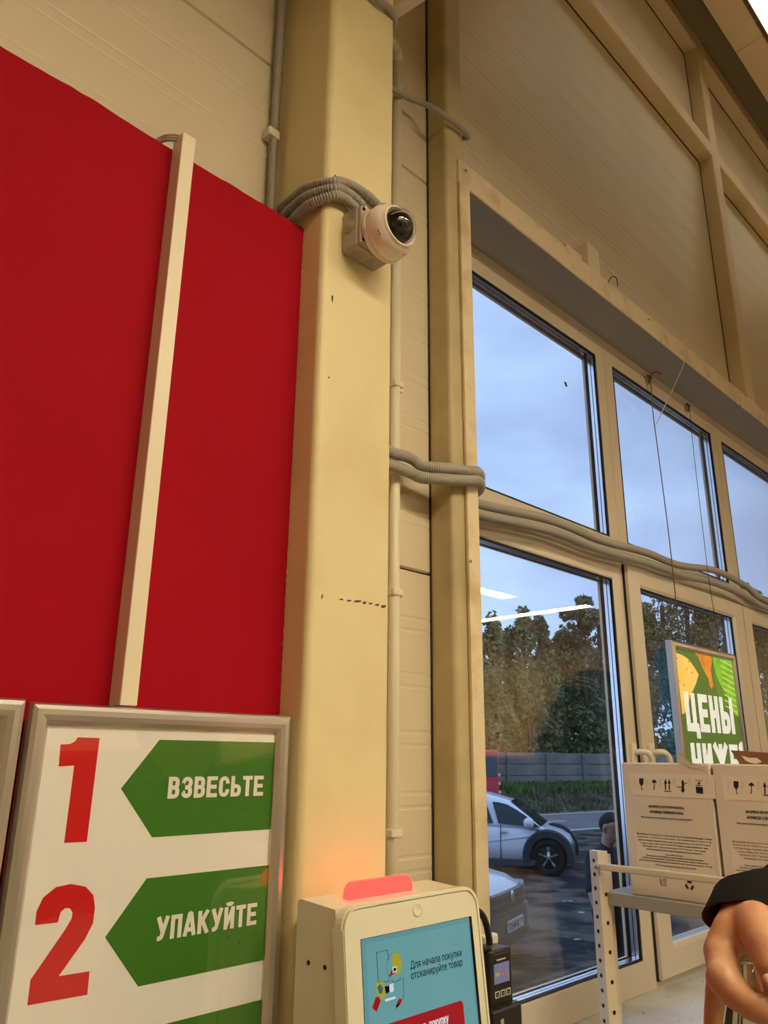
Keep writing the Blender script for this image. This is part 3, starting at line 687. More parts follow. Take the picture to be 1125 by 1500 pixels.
for a in (.6, 2.2, 3.75, 5.3):   # screw pockets round the housing
    q = dc+Vector((.0515*math.cos(a), -.040, .0515*math.sin(a)))
    n = Vector((math.cos(a), -.55, math.sin(a))).normalized(); tdir = Vector((-math.sin(a), 0, math.cos(a)))
    obox('screw_pocket', q, tdir, n.cross(tdir), n, .012, .005, .006, MAT['jbox'], dm, .002)
text('5мп', dc+Vector((-.0566, -.0085, -.028)), Vector((0, -.1, 1)).normalized(), Vector((0, -1, -.1)).normalized(), .014, .004, MAT['ink_grey'], dm, .01)

# ================================================================== POSTERS ON THE RED WALL
def snap_frame(t, x0, x1, z0, z1, y):
    pr = [(0, .0), (0, .010), (.10, .0165), (.30, .0195), (.55, .0195), (.80, .0165), (1, .010), (1, .0)]
    return frame4('frame_rail', (x0, y, z0), X_, Z_, -Y_, x1-x0, z1-z0, (.0265,)*4, pr, MAT['alu'], t)
PF = 1.040                                        # back of the frames, sheet just in front
t = thing('framed_poster', (.6, PF, zz(-.6)), 'framed instruction poster with red 1 and 2 and green arrows', 'poster', 'framed posters')
x0, x1, z0, z1 = .394, .8125, zz(-.575), zz(.0605)
for q in snap_frame(t, x0, x1, z0, z1, PF):
    for p in q.data.polygons: p.use_smooth = False
box('backing_board', x0+.012, x1-.012, PF, 1.0635, z0+.012, z1-.012, MAT['alu'], t)
box('sheet', x0+.02, x1-.02, PF-.006, PF-.001, z0+.02, z1-.02, MAT['poster_paper'], t)
SY = PF-.0062
def zp(x, y): return PY(x/2.5, 1000+y/2.5, SY)
E = (0, .0006, 0)
prism('numeral', [zp(*p) for p in ((285, 200), (365, 203), (318, 583), (235, 587), (272, 303), (215, 307), (222, 226), (255, 225), (275, 215))], E, MAT['poster_red'], t)
two = [(128, 888), (134, 838), (158, 787), (205, 749), (260, 737), (314, 747), (342, 778), (348, 822), (341, 880), (312, 938), (215, 1075), (328, 1057), (320, 1143), (100, 1182), (112, 1088), (238, 905), (262, 865), (266, 842), (256, 826), (238, 826), (222, 840), (212, 878)]
prism('numeral', [zp(*p) for p in two], E, MAT['poster_red'], t)
A1 = [zp(*p) for p in ((443, 387), (585, 209), (1019, 219), (1006, 537), (557, 567))]
A2 = [zp(*p) for p in ((380, 933), (540, 718), (997, 670), (980, 1017), (500, 1110))]
xr = x1-.0262
def arrow(zt, zb):
    zm = (zt+zb)/2
    return [(A1[0].x, SY, zm), (A1[1].x, SY, zt), (xr, SY, zt), (xr, SY, zb), (A1[4].x, SY, zb)]
h1 = A1[1].z-A1[4].z; dzz = A1[0].z-A2[0].z
for k in range(3):
    prism('arrow', arrow(A1[1].z-k*dzz, max(A1[4].z-k*dzz, z0+.03)), E, MAT['poster_green'], t)
TY = SY-.0001
b0, b1 = PY(612/2.5, 1000+425/2.5, TY), PY(962/2.5, 1000+415/2.5, TY); cap = PY(612/2.5, 1000+345/2.5, TY).z-b0.z
word('ВЗВЕСЬТЕ', (b0.x, TY, b0.z), X_, Z_, b1.x-b0.x, cap, MAT['poster_white'], t)
b0, b1 = PY(568/2.5, 1000+943/2.5, TY), PY(937/2.5, 1000+889/2.5, TY)
word('УПАКУЙТЕ', (b0.x, TY, (b0.z+b1.z)/2), X_, Z_, b1.x-b0.x, cap, MAT['poster_white'], t)
def wavy_cover(t, x0, x1, z0, z1, y):
    """clear plastic sheet, slightly buckled"""
    nx, nz_ = 40, 60; vs_, fs = [], []
    for s in (0, 1):
        for i in range(nx+1):
            for j in range(nz_+1):
                x = x0+(x1-x0)*i/nx; z = z0+(z1-z0)*j/nz_; e = math.sin(math.pi*i/nx)*math.sin(math.pi*j/nz_)
                wv = .0012*math.sin(x*23+1.1*math.sin(z*17))*e+.0010*math.sin(z*31+x*9)*e
                vs_.append((x, y-.0012+wv*.8-s*.0006, z))
    m = nx+1; k = nz_+1
    for i in range(nx):
        for j in range(nz_):
            a = i*k+j; fs.append((a, a+1, a+k+1, a+k)); b = a+m*k; fs.append((b, b+k, b+k+1, b+1))
    return mesh('clear_cover', vs_, fs, MAT['poster_cover'], t, smooth=True)
wavy_cover(t, x0+.024, x1-.024, z0+.024, z1-.024, SY-.0025)
t = thing('framed_poster', (.2, PF, zz(-.6)), 'second silver framed poster cut off at the left edge', 'poster', 'framed posters')
box('backing_board', -.02, .3745, PF-.004, 1.0635, zz(-.563), zz(.0515), MAT['alu'], t)
snap_frame(t, -.032, .3865, zz(-.575), zz(.0635), PF-.004)
box('sheet', -.012, .3665, PF-.010, PF-.005, zz(-.555), zz(.0435), MAT['poster_paper'], t)
wavy_cover(t, -.008, .3625, zz(-.551), zz(.0395), SY-.0065)

# ================================================================== SMALL THINGS ABOVE THE WINDOW
xa, xb, zt = PY(861, 362, 1.106).x, PY(878, 378, 1.106).x, PY(866, 358, 1.106).z; zb = zz(1.5945)
t = thing('sensor_box', ((xa+xb)/2, 1.14, zb), 'small pale plastic sensor box on the ledge above the first window', 'sensor')
box('case', xa, xb, 1.106, 1.176, zb, zt, MAT['white_duct'], t, .004)
box('foot', xa-.10, xa, 1.130, 1.178, zb, zt-.045, MAT['white_duct'], t, .004)
p = PY(892, 412, 1.098)
tag(tube('wire_hook', [p+Vector((-.006, .004, -.012)), p, p+Vector((.004, -.010, .016)), p+Vector((.024, -.016, .018)), p+Vector((.034, -.014, .0)), p+Vector((.034, -.012, -.010))], .0016, MAT['bark'], None, 6), 'tiny dark wire hook on the cream edge above the first window', 'hook')

# ================================================================== HANGING GREEN SIGN
sx0, sx1, sz0, sz1 = PY(981, 937, 1.215).x, PY(1074, 960, 1.215).x, zz(-.42), PY(981, 937, 1.215).z
YS = 1.215
t = thing('hanging_sign', ((sx0+sx1)/2, YS, sz0), 'green hanging advertising sign with cheese, croissant and cabbage leaf', 'sign')
box('core', sx0+.008, sx1-.008, YS+.003, YS+.013, sz0+.008, sz1-.008, MAT['sign_back'], t)
frame4('frame_rail', (sx0, YS+.002, sz0), X_, Z_, -Y_, sx1-sx0, sz1-sz0, (.024, .024, .026, .026), [(0, -.012), (0, .006), (.3, .012), (.7, .012), (1, .006), (1, -.002)], MAT['alu'], t)
frame4('frame_rail', (sx0, YS+.0135, sz0), X_, Z_, Y_, sx1-sx0, sz1-sz0, (.024, .024, .026, .026), [(0, .0), (0, .004), (.3, .007), (.7, .007), (1, .004), (1, .0)], MAT['alu'], t)
box('sheet', sx0+.016, sx1-.016, YS+.0005, YS+.003, sz0+.016, sz1-.016, MAT['sign_green'], t)
SG = YS+.0003
def sp(x, y, k=0): return PY(900+x/5, 900+y/5, SG-k)
E2 = (0, .0004, 0)
ch = [(437, 275), (500, 300), (545, 330), (590, 395), (617, 440), (600, 500), (575, 560), (555, 580), (545, 640), (515, 725), (488, 735), (480, 690), (465, 560), (450, 420)]
prism('cheese_picture', [sp(*p) for p in ch], E2, MAT['sign_cheese'], t)
cs = [(545, 235), (610, 252), (700, 282), (716, 330), (706, 400), (716, 470), (728, 520), (712, 545), (698, 520), (690, 470), (660, 420), (632, 360), (612, 310), (580, 270)]
prism('croissant_picture', [sp(*p) for p in cs], E2, MAT['sign_croissant'], t)
lf = [(718, 280), (760, 290), (860, 318), (880, 450), (905, 640), (912, 750), (880, 730), (850, 650), (810, 570), (770, 500), (740, 430), (722, 340)]
prism('cabbage_picture', [sp(*p) for p in lf], E2, MAT['sign_leaf'], t)
prism('cabbage_picture', [sp(*p) for p in ((722, 400), (770, 500), (810, 570), (830, 640), (815, 690), (760, 590), (735, 480))], E2, MAT['sign_leaf_dark'], t)
for k in range(9):
    y = 330+k*42; prism('leaf_vein', [sp(775+k*5, y, .0002), sp(868+k*4, y+50, .0002), sp(869+k*4, y+58, .0002), sp(772+k*5, y+6, .0002)], E2, MAT['sign_leaf_vein'], t)
for x, y in ((475, 490), (510, 520), (570, 425), (545, 345), (460, 320), (530, 400)):
    prism('cheese_hole', [sp(x+6*math.cos(a), y+9*math.sin(a), .0002) for a in [k*math.pi/4 for k in range(8)]], E2, MAT['sign_croissant'], t)
a = PY(900+545/5, 900+855/5, SG); b_ = PY(900+880/5, 900+872/5, SG); cp = PY(900+513/5, 900+567/5, SG).z-a.z
word('ЦЕНЫ', (PY(1004, 1040, SG).x, SG-.0003, a.z), X_, Z_, PY(1074, 1060, SG).x-PY(1004, 1040, SG).x, cp, MAT['sign_white'], t, .21, .10)
word('НИЖЕ', (PY(1011, 1090, SG).x, SG-.0003, PY(1011, 1088, SG).z-cp), X_, Z_, PY(1080, 1095, SG).x-PY(1011, 1090, SG).x, cp, MAT['sign_white'], t, .21, .10)
prism('round_logo', [PY(1089+7*math.cos(a), 1094+9*math.sin(a), SG) for a in [math.pi*(.5+q_/8) for q_ in range(9)]], E2, MAT['sign_white'], t)
# sign wires and the clips they hang from
def clip(px, py, lab):
    p = PY(px, py, 1.2475); t = thing('wire_clip', p, lab, 'hook')
    box('plate', p.x-.010, p.x+.010, 1.244, 1.2482, p.z-.02, p.z+.02, MAT['screw'], t, .001)
    tube('loop', [p+Vector((-.007, -.004, .016)), p+Vector((.008, -.012, .006)), p+Vector((-.006, -.012, -.004)), p+Vector((.005, -.008, -.016))], .003, MAT['bark'], t, 6)
    return p
w1 = clip(949, 556, 'small metal clip on the window frame holding the left sign wire'); w2 = clip(1006, 597, 'small metal clip on the window frame holding the right sign wire')
tag(tube('sign_wire', [w1+Vector((0, -.012, -.015)), PY(956, 600, 1.232), PY(963, 655, 1.228), PY(969, 700, 1.2), PY(978, 770, 1.17), PY(986, 840, 1.17), PY(991, 890, 1.19), PY(995, 933, YS)], .0019, MAT['carton_brown'], None, 6), 'twisted reddish wire holding the left side of the green sign', 'wire')
tag(tube('sign_wire', [w2+Vector((0, -.012, -.015)), PY(1016, 660, 1.232), PY(1030, 780, 1.17), PY(1040, 860, 1.17), PY(1055, 950, YS)], .0012, MAT['bark'], None, 6), 'thin dark wire holding the right side of the green sign', 'wire')
tag(tube('loose_wire', [PY(996, 505, 1.098), PY(1001, 510, 1.09), PY(1003, 528, 1.09), PY(990, 560, 1.15), PY(975, 592, 1.20), PY(963, 618, 1.225), PY(960, 622, 1.228)], .0017, MAT['carton'], None, 6), 'pinkish wire slanting from the lintel edge to the left sign wire', 'wire')
tag(tube('loose_wire', [PY(952, 553, 1.24), PY(956, 546, 1.22), PY(964, 545, 1.2), PY(967, 548, 1.19)], .0015, MAT['bark'], None, 6), 'short curled wire end above the left clip', 'wire')

# ================================================================== RACK WITH CARTONS
RX = 1.75
rk = thing('storage_rack', (RX+.05, .6, 0), 'beige perforated steel rack in front of the window', 'rack')
zt = PX(872, 1246, RX).z
def upright(pts, zt, z0=0):
    return prism('upright', [(x, y, z0) for x, y in pts], (0, 0, zt-z0), MAT['rack_paint'], rk)
u1 = upright([(1.752, 1.0556), (1.748, 1.054), (1.7355, 1.0262), (1.7375, 1.0240), (1.7655, 1.0172), (1.7665, 1.0186), (1.7665, 1.0556)], zt)
upright([(1.786, 1.0290), (1.800, 1.0290), (1.800, 1.056), (1.786, 1.056)], zt-.01)
for x, y in ((1.736, .13), (1.786, .13)): upright([(x, y), (x+.03, y), (x+.03, y+.035), (x, y+.035)], zt)
nA = Vector((-.905, -.425, 0)).normalized(); nA = Vector((-(1.0556-1.0262), (1.752-1.7355), 0)).normalized()
for k in range(36):
    p = PX(868, 1260, 1.7435); z = p.z-k*.0297
    if z < .05: break
    c = Vector((1.74175, 1.0401, z))+Vector((-.91, .41, 0))*.0002; lathe('hole', [(0, .0006), (.0042, .0006), (.0042, -.001), (0, -.001)], c, Vector((-.91, .41, 0)), MAT['hole'], u1, 12)
for k in range(18):
    p = PX(890, 1310.5, 1.752); z = p.z-k*.0594
    if z < .05: break
    c = Vector((1.7525, 1.0204, z)); lathe('hole', [(0, .0006), (.0045, .0006), (.0045, -.001), (0, -.001)], c, Vector((-.236, -.97, 0)), MAT['hole'], u1, 12)
zr = PX(895, 1271, 1.735).z
rl = box('guard_rail', 1.728, 1.7365, .10, 1.030, zr-.0075, zr+.0075, MAT['rack_paint'], rk, .003)
lathe('bolt', [(0, .006), (.005, .005), (.0065, .002), (.0065, 0), (0, 0)], (1.728, 1.0245, zr), (-1, 0, 0), MAT['screw'], rl, 16)
zs = PX(900, 1308, 1.757).z
box('shelf', 1.757, 1.945, .11, 1.030, zs-.0275, zs, MAT['rack_shelf'], rk, .002)
box('shelf', 1.757, 1.945, .11, 1.030, .30, .33, MAT['rack_shelf'], rk, .002)

BX = 1.770
def PB(x, y): return PX(900+x*.2, 1100+y*.2, BX-.0006)
byL, byR = PX(925, 1310, BX).y, PX(1063, 1329, BX).y
bz1 = PX(912, 1117, BX).z
def carton(y1, y0, lab, dy):
    t = thing('carton', (BX+.08, (y0+y1)/2, zs), lab, 'carton', 'wine cartons on the rack')
    box('body', BX, BX+.160, y0, y1, zs+.0005, bz1, MAT['carton'], t, .003)
    k = 0
    D = Vector((0, dy, 0)); lift = Vector((-.0004, 0, 0))
    def pf(name, pts, m='ink', th=.0004, l=1):
        return prism(name, [PB(*p)+D+lift*l for p in pts], (.0004, 0, 0), MAT[m], t)
    a, b = PB(107, 155), PB(745, 345)
    def quad(name, xa, ya, xb, yb, m):   # world-upright rectangle from two photo corners
        p, q = PB(xa, ya)+D, PB(xb, yb)+D; pts = [(p.x, p.y, p.z), (q.x, q.y, p.z), (q.x, q.y, q.z), (p.x, p.y, q.z)]
        return prism(name, pts, (.0004, 0, 0), MAT[m], t)
    quad('print_label', 107, 160, 745, 352, 'carton_print'); quad('print_label', 150, 600, 742, 935, 'carton_print')
    # handling symbols
    pf('glass_symbol', [(182, 200), (213, 202), (213, 235), (207, 250), (201, 254), (202, 283), (214, 287), (190, 286), (198, 283), (197, 254), (189, 248), (183, 235)])
    pf('umbrella_symbol', [(273, 232), (280, 218), (292, 209), (304, 218), (312, 236), (303, 231), (294, 234), (295, 275), (290, 286), (282, 280), (287, 279), (290, 272), (290, 233), (282, 230)])
    for ox in (0, 27): pf('arrow_symbol', [(364+ox, 240), (374+ox, 204), (386+ox, 242), (378+ox, 239), (379+ox, 286), (371+ox, 285), (371+ox, 238)])
    pf('arrow_symbol', [(365, 291), (415, 294), (415, 300), (365, 297)])
    pf('thermometer_symbol', [(492, 222), (500, 212), (508, 222), (510, 272), (516, 288), (506, 305), (494, 302), (489, 288), (494, 272)])
    pf('thermometer_symbol', [(458, 256), (480, 264), (500, 258), (515, 234), (536, 232), (536, 236), (518, 240), (502, 263), (480, 269), (458, 260)])
    pf('stacking_symbol', [(596, 260), (648, 266), (651, 315), (600, 308)]); pf('stacking_symbol', [(595, 248), (645, 252), (645, 257), (595, 253)])
    pf('stacking_symbol', [(606, 234), (616, 235), (616, 224), (624, 225), (624, 236), (634, 237), (620, 249)])
    pf('stacking_symbol', [(590, 212), (644, 216), (644, 220), (590, 216)], 'ink_grey')
    for xa in (140, 225, 325, 425, 540, 665): pf('ghost_print', [(xa, 200), (xa+22, 202), (xa+18, 240), (xa+8, 280), (xa+2, 240)], 'ink_faint', l=.5)
    lines = [('«ALAMEDA SAUVIGNON BLANC»', 252, 413, 512, 430, 19, 'ink', .04), ('«АЛАМЕДА СОВИНЬОН БЛАН»', 259, 452, 508, 468, 19, 'ink', .04),
             ('Вино сортовое белое категории DO региона Центральная Долина', 197, 487, 575, 517, 12, 'ink', .03),
             ('Изготовитель: Viña Fray León S.A. / Винья Фрай Леон С.А. Юридический адрес: Панама', 166, 609, 718, 683, 10.5, 'ink', .03),
             ('Norte 615, Piso 21, of.2104, Las Condes, Santiago, Chile, Панама Норте 615, этаж 21, оф.', 168, 630, 718, 705, 10.5, 'ink', .03),
             ('2104, Лас Кондес, Сантьяго, Чили. Адрес производства: Ruta 5 Sur, Km 155, Pelequén,', 176, 653, 712, 727, 10.5, 'ink', .03),
             ('comuna de Malloa, Chile / Рута 5 Sur, Км 155, Пелекен, комуна де Мальоа, Чили', 195, 676, 690, 747, 10.5, 'ink', .03),
             ('Импортёр: ООО "Торговая Компания" 350072, Россия, г.Краснодар,', 210, 698, 675, 766, 10, 'ink', .02),
             ('ул.Солнечная 15/5, 6 этаж, номер помещения по плану строения 23,', 236, 722, 650, 783, 10.5, 'ink', .03),
             ('Тел.: 8-800-200-90-02', 375, 765, 505, 782, 10.5, 'ink', .03),
             ('Срок годности не ограничен при соблюдении условий хранения.', 236, 768, 655, 826, 10.5, 'ink', .03),
             ('Хранить в вентилируемых, не имеющих посторонних запахов помещениях,', 205, 783, 690, 854, 10.5, 'ink', .03),
             ('исключающих воздействие прямого солнечного света, при температуре от +5°С до', 183, 800, 720, 882, 10.5, 'ink', .03),
             ('+20°С и относительной влажности не более 85%.', 300, 838, 605, 886, 10.5, 'ink', .03)]
    for s, xa, ya, xb, yb, c, m, bo in lines:
        p, q = PB(xa, ya)+D, PB(xb, yb)+D; z = (p.z+q.z)/2
        text(s, (p.x-.0002, p.y, p.z), -Y_, Z_, p.y-q.y, c*.2*.00152*1.0, MAT[m], t, bo, 1, lift=.0003)
    # food-safe mark and recycling mark at the foot
    c = PB(357, 958)+D
    for xa, ya, xb, yb in ((-.0068, -.0075, .0068, -.0068), (-.0068, -.0075, -.0061, .0075), (.0061, -.0075, .0068, .0075), (-.004, -.004, -.003, .005), (.002, -.005, .003, .006), (.0005, .004, .0045, .005)):
        prism('food_symbol', [(c.x-.0003, c.y-xa, c.z+ya), (c.x-.0003, c.y-xb, c.z+ya), (c.x-.0003, c.y-xb, c.z+yb), (c.x-.0003, c.y-xa, c.z+yb)], (.0004, 0, 0), MAT['ink_grey'], t)
    c = PB(550, 985)+D
    for k in range(3):
        a0 = math.pi/2+k*2*math.pi/3-.75; ring = []
        for i in range(5): a = a0+1.15*i/4; ring.append((.0095*math.cos(a), .0095*math.sin(a)))
        am = a0+1.5; ring.append((.0072*math.cos(am), .0072*math.sin(am)))
        for i in range(4, -1, -1): a = a0+1.15*i/4; ring.append((.0050*math.cos(a), .0050*math.sin(a)))
        prism('recycling_symbol', [(c.x-.0003, c.y-x, c.z+z) for x, z in ring], (.0004, 0, 0), MAT['ink'], t)
    return t
carton(byL, byR+.002, 'printed pale wine carton nearest the window end of the rack', 0)
wbx = byL-byR-.002
c2 = carton(byR-.004, byR-.004-wbx, 'printed pale wine carton under the brown flap, right of the first carton', -(byL-(byR-.004)))
c1b = [o for o in bpy.data.objects if o.name == 'carton'][0]
# torn tape on the first carton, and brown flap lying on the second
p = PX(1018, 1107, BX); 
vs_ = [(BX-.001, byR+.075, bz1+.001), (BX-.004, byR+.068, bz1+.026), (BX-.006, byR+.058, bz1+.020), (BX-.004, byR+.045, bz1+.004), (BX-.003, byR+.018, bz1-.004), (BX-.002, byR+.012, bz1-.012), (BX-.002, byR+.035, bz1-.010), (BX-.0015, byR+.06, bz1-.002)]
prism('torn_tape', vs_, (.0008, 0, 0), MAT['paper_scrap'], c1b)
def PQ(x, y): return PX(x, y, BX+.03)
prism('flap', [PQ(1070, 1099), PQ(1130, 1103), PQ(1180, 1107), PQ(1180, 1125), PQ(1130, 1122), PQ(1085, 1121)], (.06, .01, .0), MAT['carton_brown'], c2)
prism('torn_patch', [PX(*q, BX+.0290) for q in ((1086, 1107), (1097, 1110), (1108, 1110), (1116, 1116), (1108, 1119), (1098, 1117), (1092, 1114))], (.0009, 0, 0), MAT['paper_scrap'], c2)

# ================================================================== SELF-CHECKOUT KIOSK
kv = Vector((0, .1044, .9945)); kn = X_.cross(kv); KO = Vector((.7922, .8697, zz(-.1992)))      # top left of the bezel; kiosk, terminal and cable scaled up about the camera
def K(a, b, h=0): return KO+X_*a+kv*b+kn*h
def KP(px, py, h=0):          # photo point on the tilted screen plane -> (a, b)
    d = ray(px, py); o = Vector((0, 0, EYE)); q = KO+kn*h; t_ = (q-o).dot(kn)/d.dot(kn); p = o+d*t_-q
    return p.dot(X_), p.dot(kv)
def rrect(a0, a1, b0, b1, r, n=6):
    o = []
    for cx, cy_, s in ((a1-r, b1-r, 0), (a0+r, b1-r, 1), (a0+r, b0+r, 2), (a1-r, b0+r, 3)):
        for k in range(n+1): a = math.pi/2*(s+k/n); o.append((cx+r*math.cos(a), cy_+r*math.sin(a)))
    return o
kw, kh = .2947, .50
ki = thing('checkout_kiosk', (.93, .92, 0), 'cream self-checkout kiosk with a tilted teal touch screen', 'kiosk')
bz = prism('bezel', [K(a, b, -.022) for a, b in rrect(0, kw, -kh, 0, .030)], kn*.022, MAT['kiosk_white'], ki, .004)
o_, i_ = rrect(.001, kw-.001, -kh+.001, -.001, .030), rrect(.005, kw-.005, -kh+.005, -.005, .027)
n = len(o_); vs_ = [K(a, b, -.001) for a, b in o_]+[K(a, b, .0022) for a, b in o_]+[K(a, b, .0022) for a, b in i_]+[K(a, b, -.001) for a, b in i_]
mesh('rim', vs_, [(r*n+k, r*n+(k+1) % n, ((r+1) % 4)*n+(k+1) % n, ((r+1) % 4)*n+k) for r in range(4) for k in range(n)], MAT['kiosk_white'], bz)
bt = K(0, -.005, -.022); bb = K(0, -kh+.01, -.022)
hd = prism('housing', [(.799, bt.y, bt.z), (.799, .969, bt.z+.0045), (.799, .974, bt.z), (.799, .974, bb.z), (.799, bb.y, bb.z)], (.281, 0, 0), MAT['kiosk_body'], ki)
for px, py in ((452, 1410), (476, 1417)):
    lathe('screw_hole', [(0, .0006), (.0032, .0006), (.0032, -.001), (0, -.001)], PX(px, py, .799), (-1, 0, 0), MAT['hole'], hd, 12)
box('service_door', .7978, .7995, bt.y+.007, bt.y+.0085, bb.z, zz(-.35), MAT['hole'], hd)
box('pedestal', .815, 1.066, .89, .970, .05, bb.z, MAT['kiosk_body'], ki, .006); box('foot', .75, 1.13, .78, .985, 0, .05, MAT['kiosk_body'], ki, .008)
LY = .9227; zb = bt.z
l0, l1 = PY(511, 1312, LY).x, PY(604, 1300, LY).x; zl = PY(560, 1287, LY).z
lr = [(x, LY, z) for x, z in rrect(l0, l1, zb-.012, zl, .015)]
prism('status_light', lr, (0, .012, 0), MAT['kiosk_red'], ki)
a, b = KP(611, 1332); lathe('camera_ring', [(.0099, -.001), (.0099, .0014), (.0076, .0014), (.0064, .0004), (0, .0004)], K(a, b), kn, MAT['kiosk_white'], ki, 24)
a0, b0 = KP(528, 1377); a1, b1 = KP(686, 1342); bs = (b0+b1)/2
sc_ = prism('screen', [K(a, b, -.0002) for a, b in ((a0, bs), (a1+.007, bs), (a1+.007, -kh+.02), (a0, -kh+.02))], kn*.0008, MAT['screen_black'], ki)
def pic(name, pts, m, h): return prism(name, [K(*KP(px, py), h) for px, py in pts], kn*.00025, MAT[m], sc_)
def rectk(name, x0_, x1_, y0_, y1_, m, h): return prism(name, [K(x0_, y0_, h), K(x1_, y0_, h), K(x1_, y1_, h), K(x0_, y1_, h)], kn*.00025, MAT[m], sc_)
rectk('screen_picture', a0+.0005, a1, bs-.0005, -kh+.022, 'screen_teal', .0007)
rectk('screen_card', a0+.008, a1-.005, bs-.007, bs-.157, 'screen_pale', .00098)
def z6(x, y): return (500+x*.1956, 1270+y*.1956)
def pz(name, pts, m, h=.0013): return pic(name, [z6(*p) for p in pts], m, h)
def outline(pts, m, h=.0013, w_=3):
    for (xa, ya), (xb, yb) in zip(pts, pts[1:]):
        L = math.hypot(xb-xa, yb-ya); nx, ny = -(yb-ya)/L*w_/2, (xb-xa)/L*w_/2
        pz('drawing_line', [(xa+nx, ya+ny), (xb+nx, yb+ny), (xb-nx, yb-ny), (xa-nx, ya-ny)], m, h)
outline([(272, 862), (258, 640), (338, 620), (350, 700)], 'screen_text'); outline([(272, 862), (350, 858), (352, 840)], 'screen_text')
outline([(365, 850), (390, 862), (430, 845), (442, 830)], 'screen_text'); outline([(455, 825), (465, 950), (450, 1000)], 'screen_text', w_=2)
circ = [(390+58*math.cos(a), 742+100*math.sin(a)) for a in [k*math.pi/12 for k in range(6, 20)]]
outline(circ, 'screen_line', .0014, 2)
pz('product_drawing', [(376, 640), (420, 648), (445, 690), (442, 770), (425, 803), (378, 800)], 'screen_yellow'); pz('product_drawing', [(376, 750), (408, 742), (408, 785), (376, 795)], 'screen_white', .0016)
pz('product_drawing', [(384, 756), (402, 752), (402, 776), (384, 780)], 'screen_text', .0019); pz('product_drawing', [(345, 830), (372, 765), (400, 790), (385, 800)], 'screen_red', .0016)
pz('product_drawing', [(252, 870), (316, 850), (325, 980), (290, 990), (258, 940)], 'screen_yellow'); pz('product_drawing', [(262, 900), (285, 875), (305, 905), (300, 945), (280, 950)], 'screen_line', .0016)
pz('product_drawing', [(318, 895), (350, 888), (354, 935), (328, 948)], 'screen_text', .0016); pz('product_drawing', [(355, 880), (382, 870), (386, 930), (356, 940)], 'screen_white', .0016)
pz('product_drawing', [(320, 990), (398, 968), (400, 985), (325, 1008)], 'screen_white', .0014)
pz('product_drawing', [(225, 1055), (250, 975), (275, 970), (288, 1000), (258, 1085)], 'screen_red', .0016); pz('product_drawing', [(405, 1060), (410, 1015), (430, 980), (446, 990), (440, 1020)], 'screen_red', .0016)
pz('product_drawing', [(403, 1062), (405, 1028), (432, 1025)], 'screen_text', .0018)
def ktext(s, xl, yl, xr_, yr_, cap_, m, bold=0):
    pa, pb = KP(*z6(xl, yl)), KP(*z6(xr_, yr_)); bl = (pa[1]+pb[1])/2
    text(s, K(pa[0], bl, .0015), X_, kv, pb[0]-pa[0], cap_, MAT[m], sc_, bold, 3)
ktext('Для начала покупки', 512, 768, 895, 662, .0099, 'screen_text', .012); ktext('отсканируйте товар', 516, 843, 902, 735, .0099, 'screen_text', .012)
pr0, pr1 = KP(*z6(380, 1168)), KP(*z6(905, 990))
rb = rrect(a0+.035, pr1[0], -kh+.12, (pr0[1]+pr1[1])/2, .007)
prism('start_button', [K(a, b, .001) for a, b in rb], kn*.00025, MAT['screen_red'], sc_)
pa, pb = KP(*z6(640, 1185)), KP(*z6(798, 1150))
wd_ = (pb[0]-pa[0]); text('Начать покупку', K(pb[0]-wd_*1.80, (pa[1]+pb[1])/2-.0035, .0015), X_, kv, wd_*1.80, .0114, MAT['screen_white'], sc_, .04, 3)

# payment terminal beside the kiosk
TYP = .920
pt = thing('payment_terminal', (1.19, TYP, .8), 'black card payment terminal on the kiosk\'s right side', 'terminal')
q0, q1 = PY(716, 1397, TYP), PY(749, 1386, TYP); tx0, tx1 = q0.x, q1.x; tz1 = q1.z+.0; tz0 = PY(722, 1470, TYP).z
bd = box('terminal_body', tx0, tx1, TYP, TYP+.035, tz0-.01, tz1, MAT['terminal_black'], pt, .003)
box('mount_block', tx0-.012, tx1+.010, TYP-.012, TYP+.05, tz0-.16, tz0-.006, MAT['terminal_black'], pt, .005)
box('mount_arm', 1.0815, tx0+.01, TYP+.01, TYP+.04, tz0-.12, tz0-.03, MAT['terminal_black'], pt, .003)
def tq(xa, xb, za, zb_, m, nm, l=.0006): return box(nm, tx0+(tx1-tx0)*xa, tx0+(tx1-tx0)*xb, TYP-l, TYP, tz1-(tz1-tz0)*zb_, tz1-(tz1-tz0)*za, MAT[m], bd)
tq(.18, .90, .07, .10, 'ink_grey', 'trim_line'); tq(.20, .86, .27, .66, 'terminal_screen', 'display')
for xa in (.22, .46, .70): 
    kq = tq(xa, xa+.19, .80, .93, 'terminal_print', 'key'); tq(xa+.03, xa+.16, .82, .91, 'terminal_black', 'key_cap', .0009)
    text('O', (tx0+(tx1-tx0)*(xa+.06), TYP-.0011, tz1-(tz1-tz0)*.885), X_, Z_, (tx1-tx0)*.07, (tz1-tz0)*.035, MAT['terminal_print'], bd)
text('B1', (tx0+(tx1-tx0)*.52, TYP-.0008, tz1-(tz1-tz0)*.50), X_, Z_, (tx1-tx0)*.24, (tz1-tz0)*.065, MAT['terminal_red'], bd, .05)
tq(.24, .42, .44, .51, 'terminal_olive', 'logo', .0009)
for xa in (.33, .41, .49, .57, .65): tq(xa, xa+.06, .185, .215, 'terminal_print', 'printed_mark')
box('indicator', tx0+.012, tx0+.020, TYP-.0128, TYP-.012, tz0-.035, tz0-.022, MAT['terminal_olive'], pt)
ca, cb = PY(703, 1337, .932), PY(716, 1372, .938)
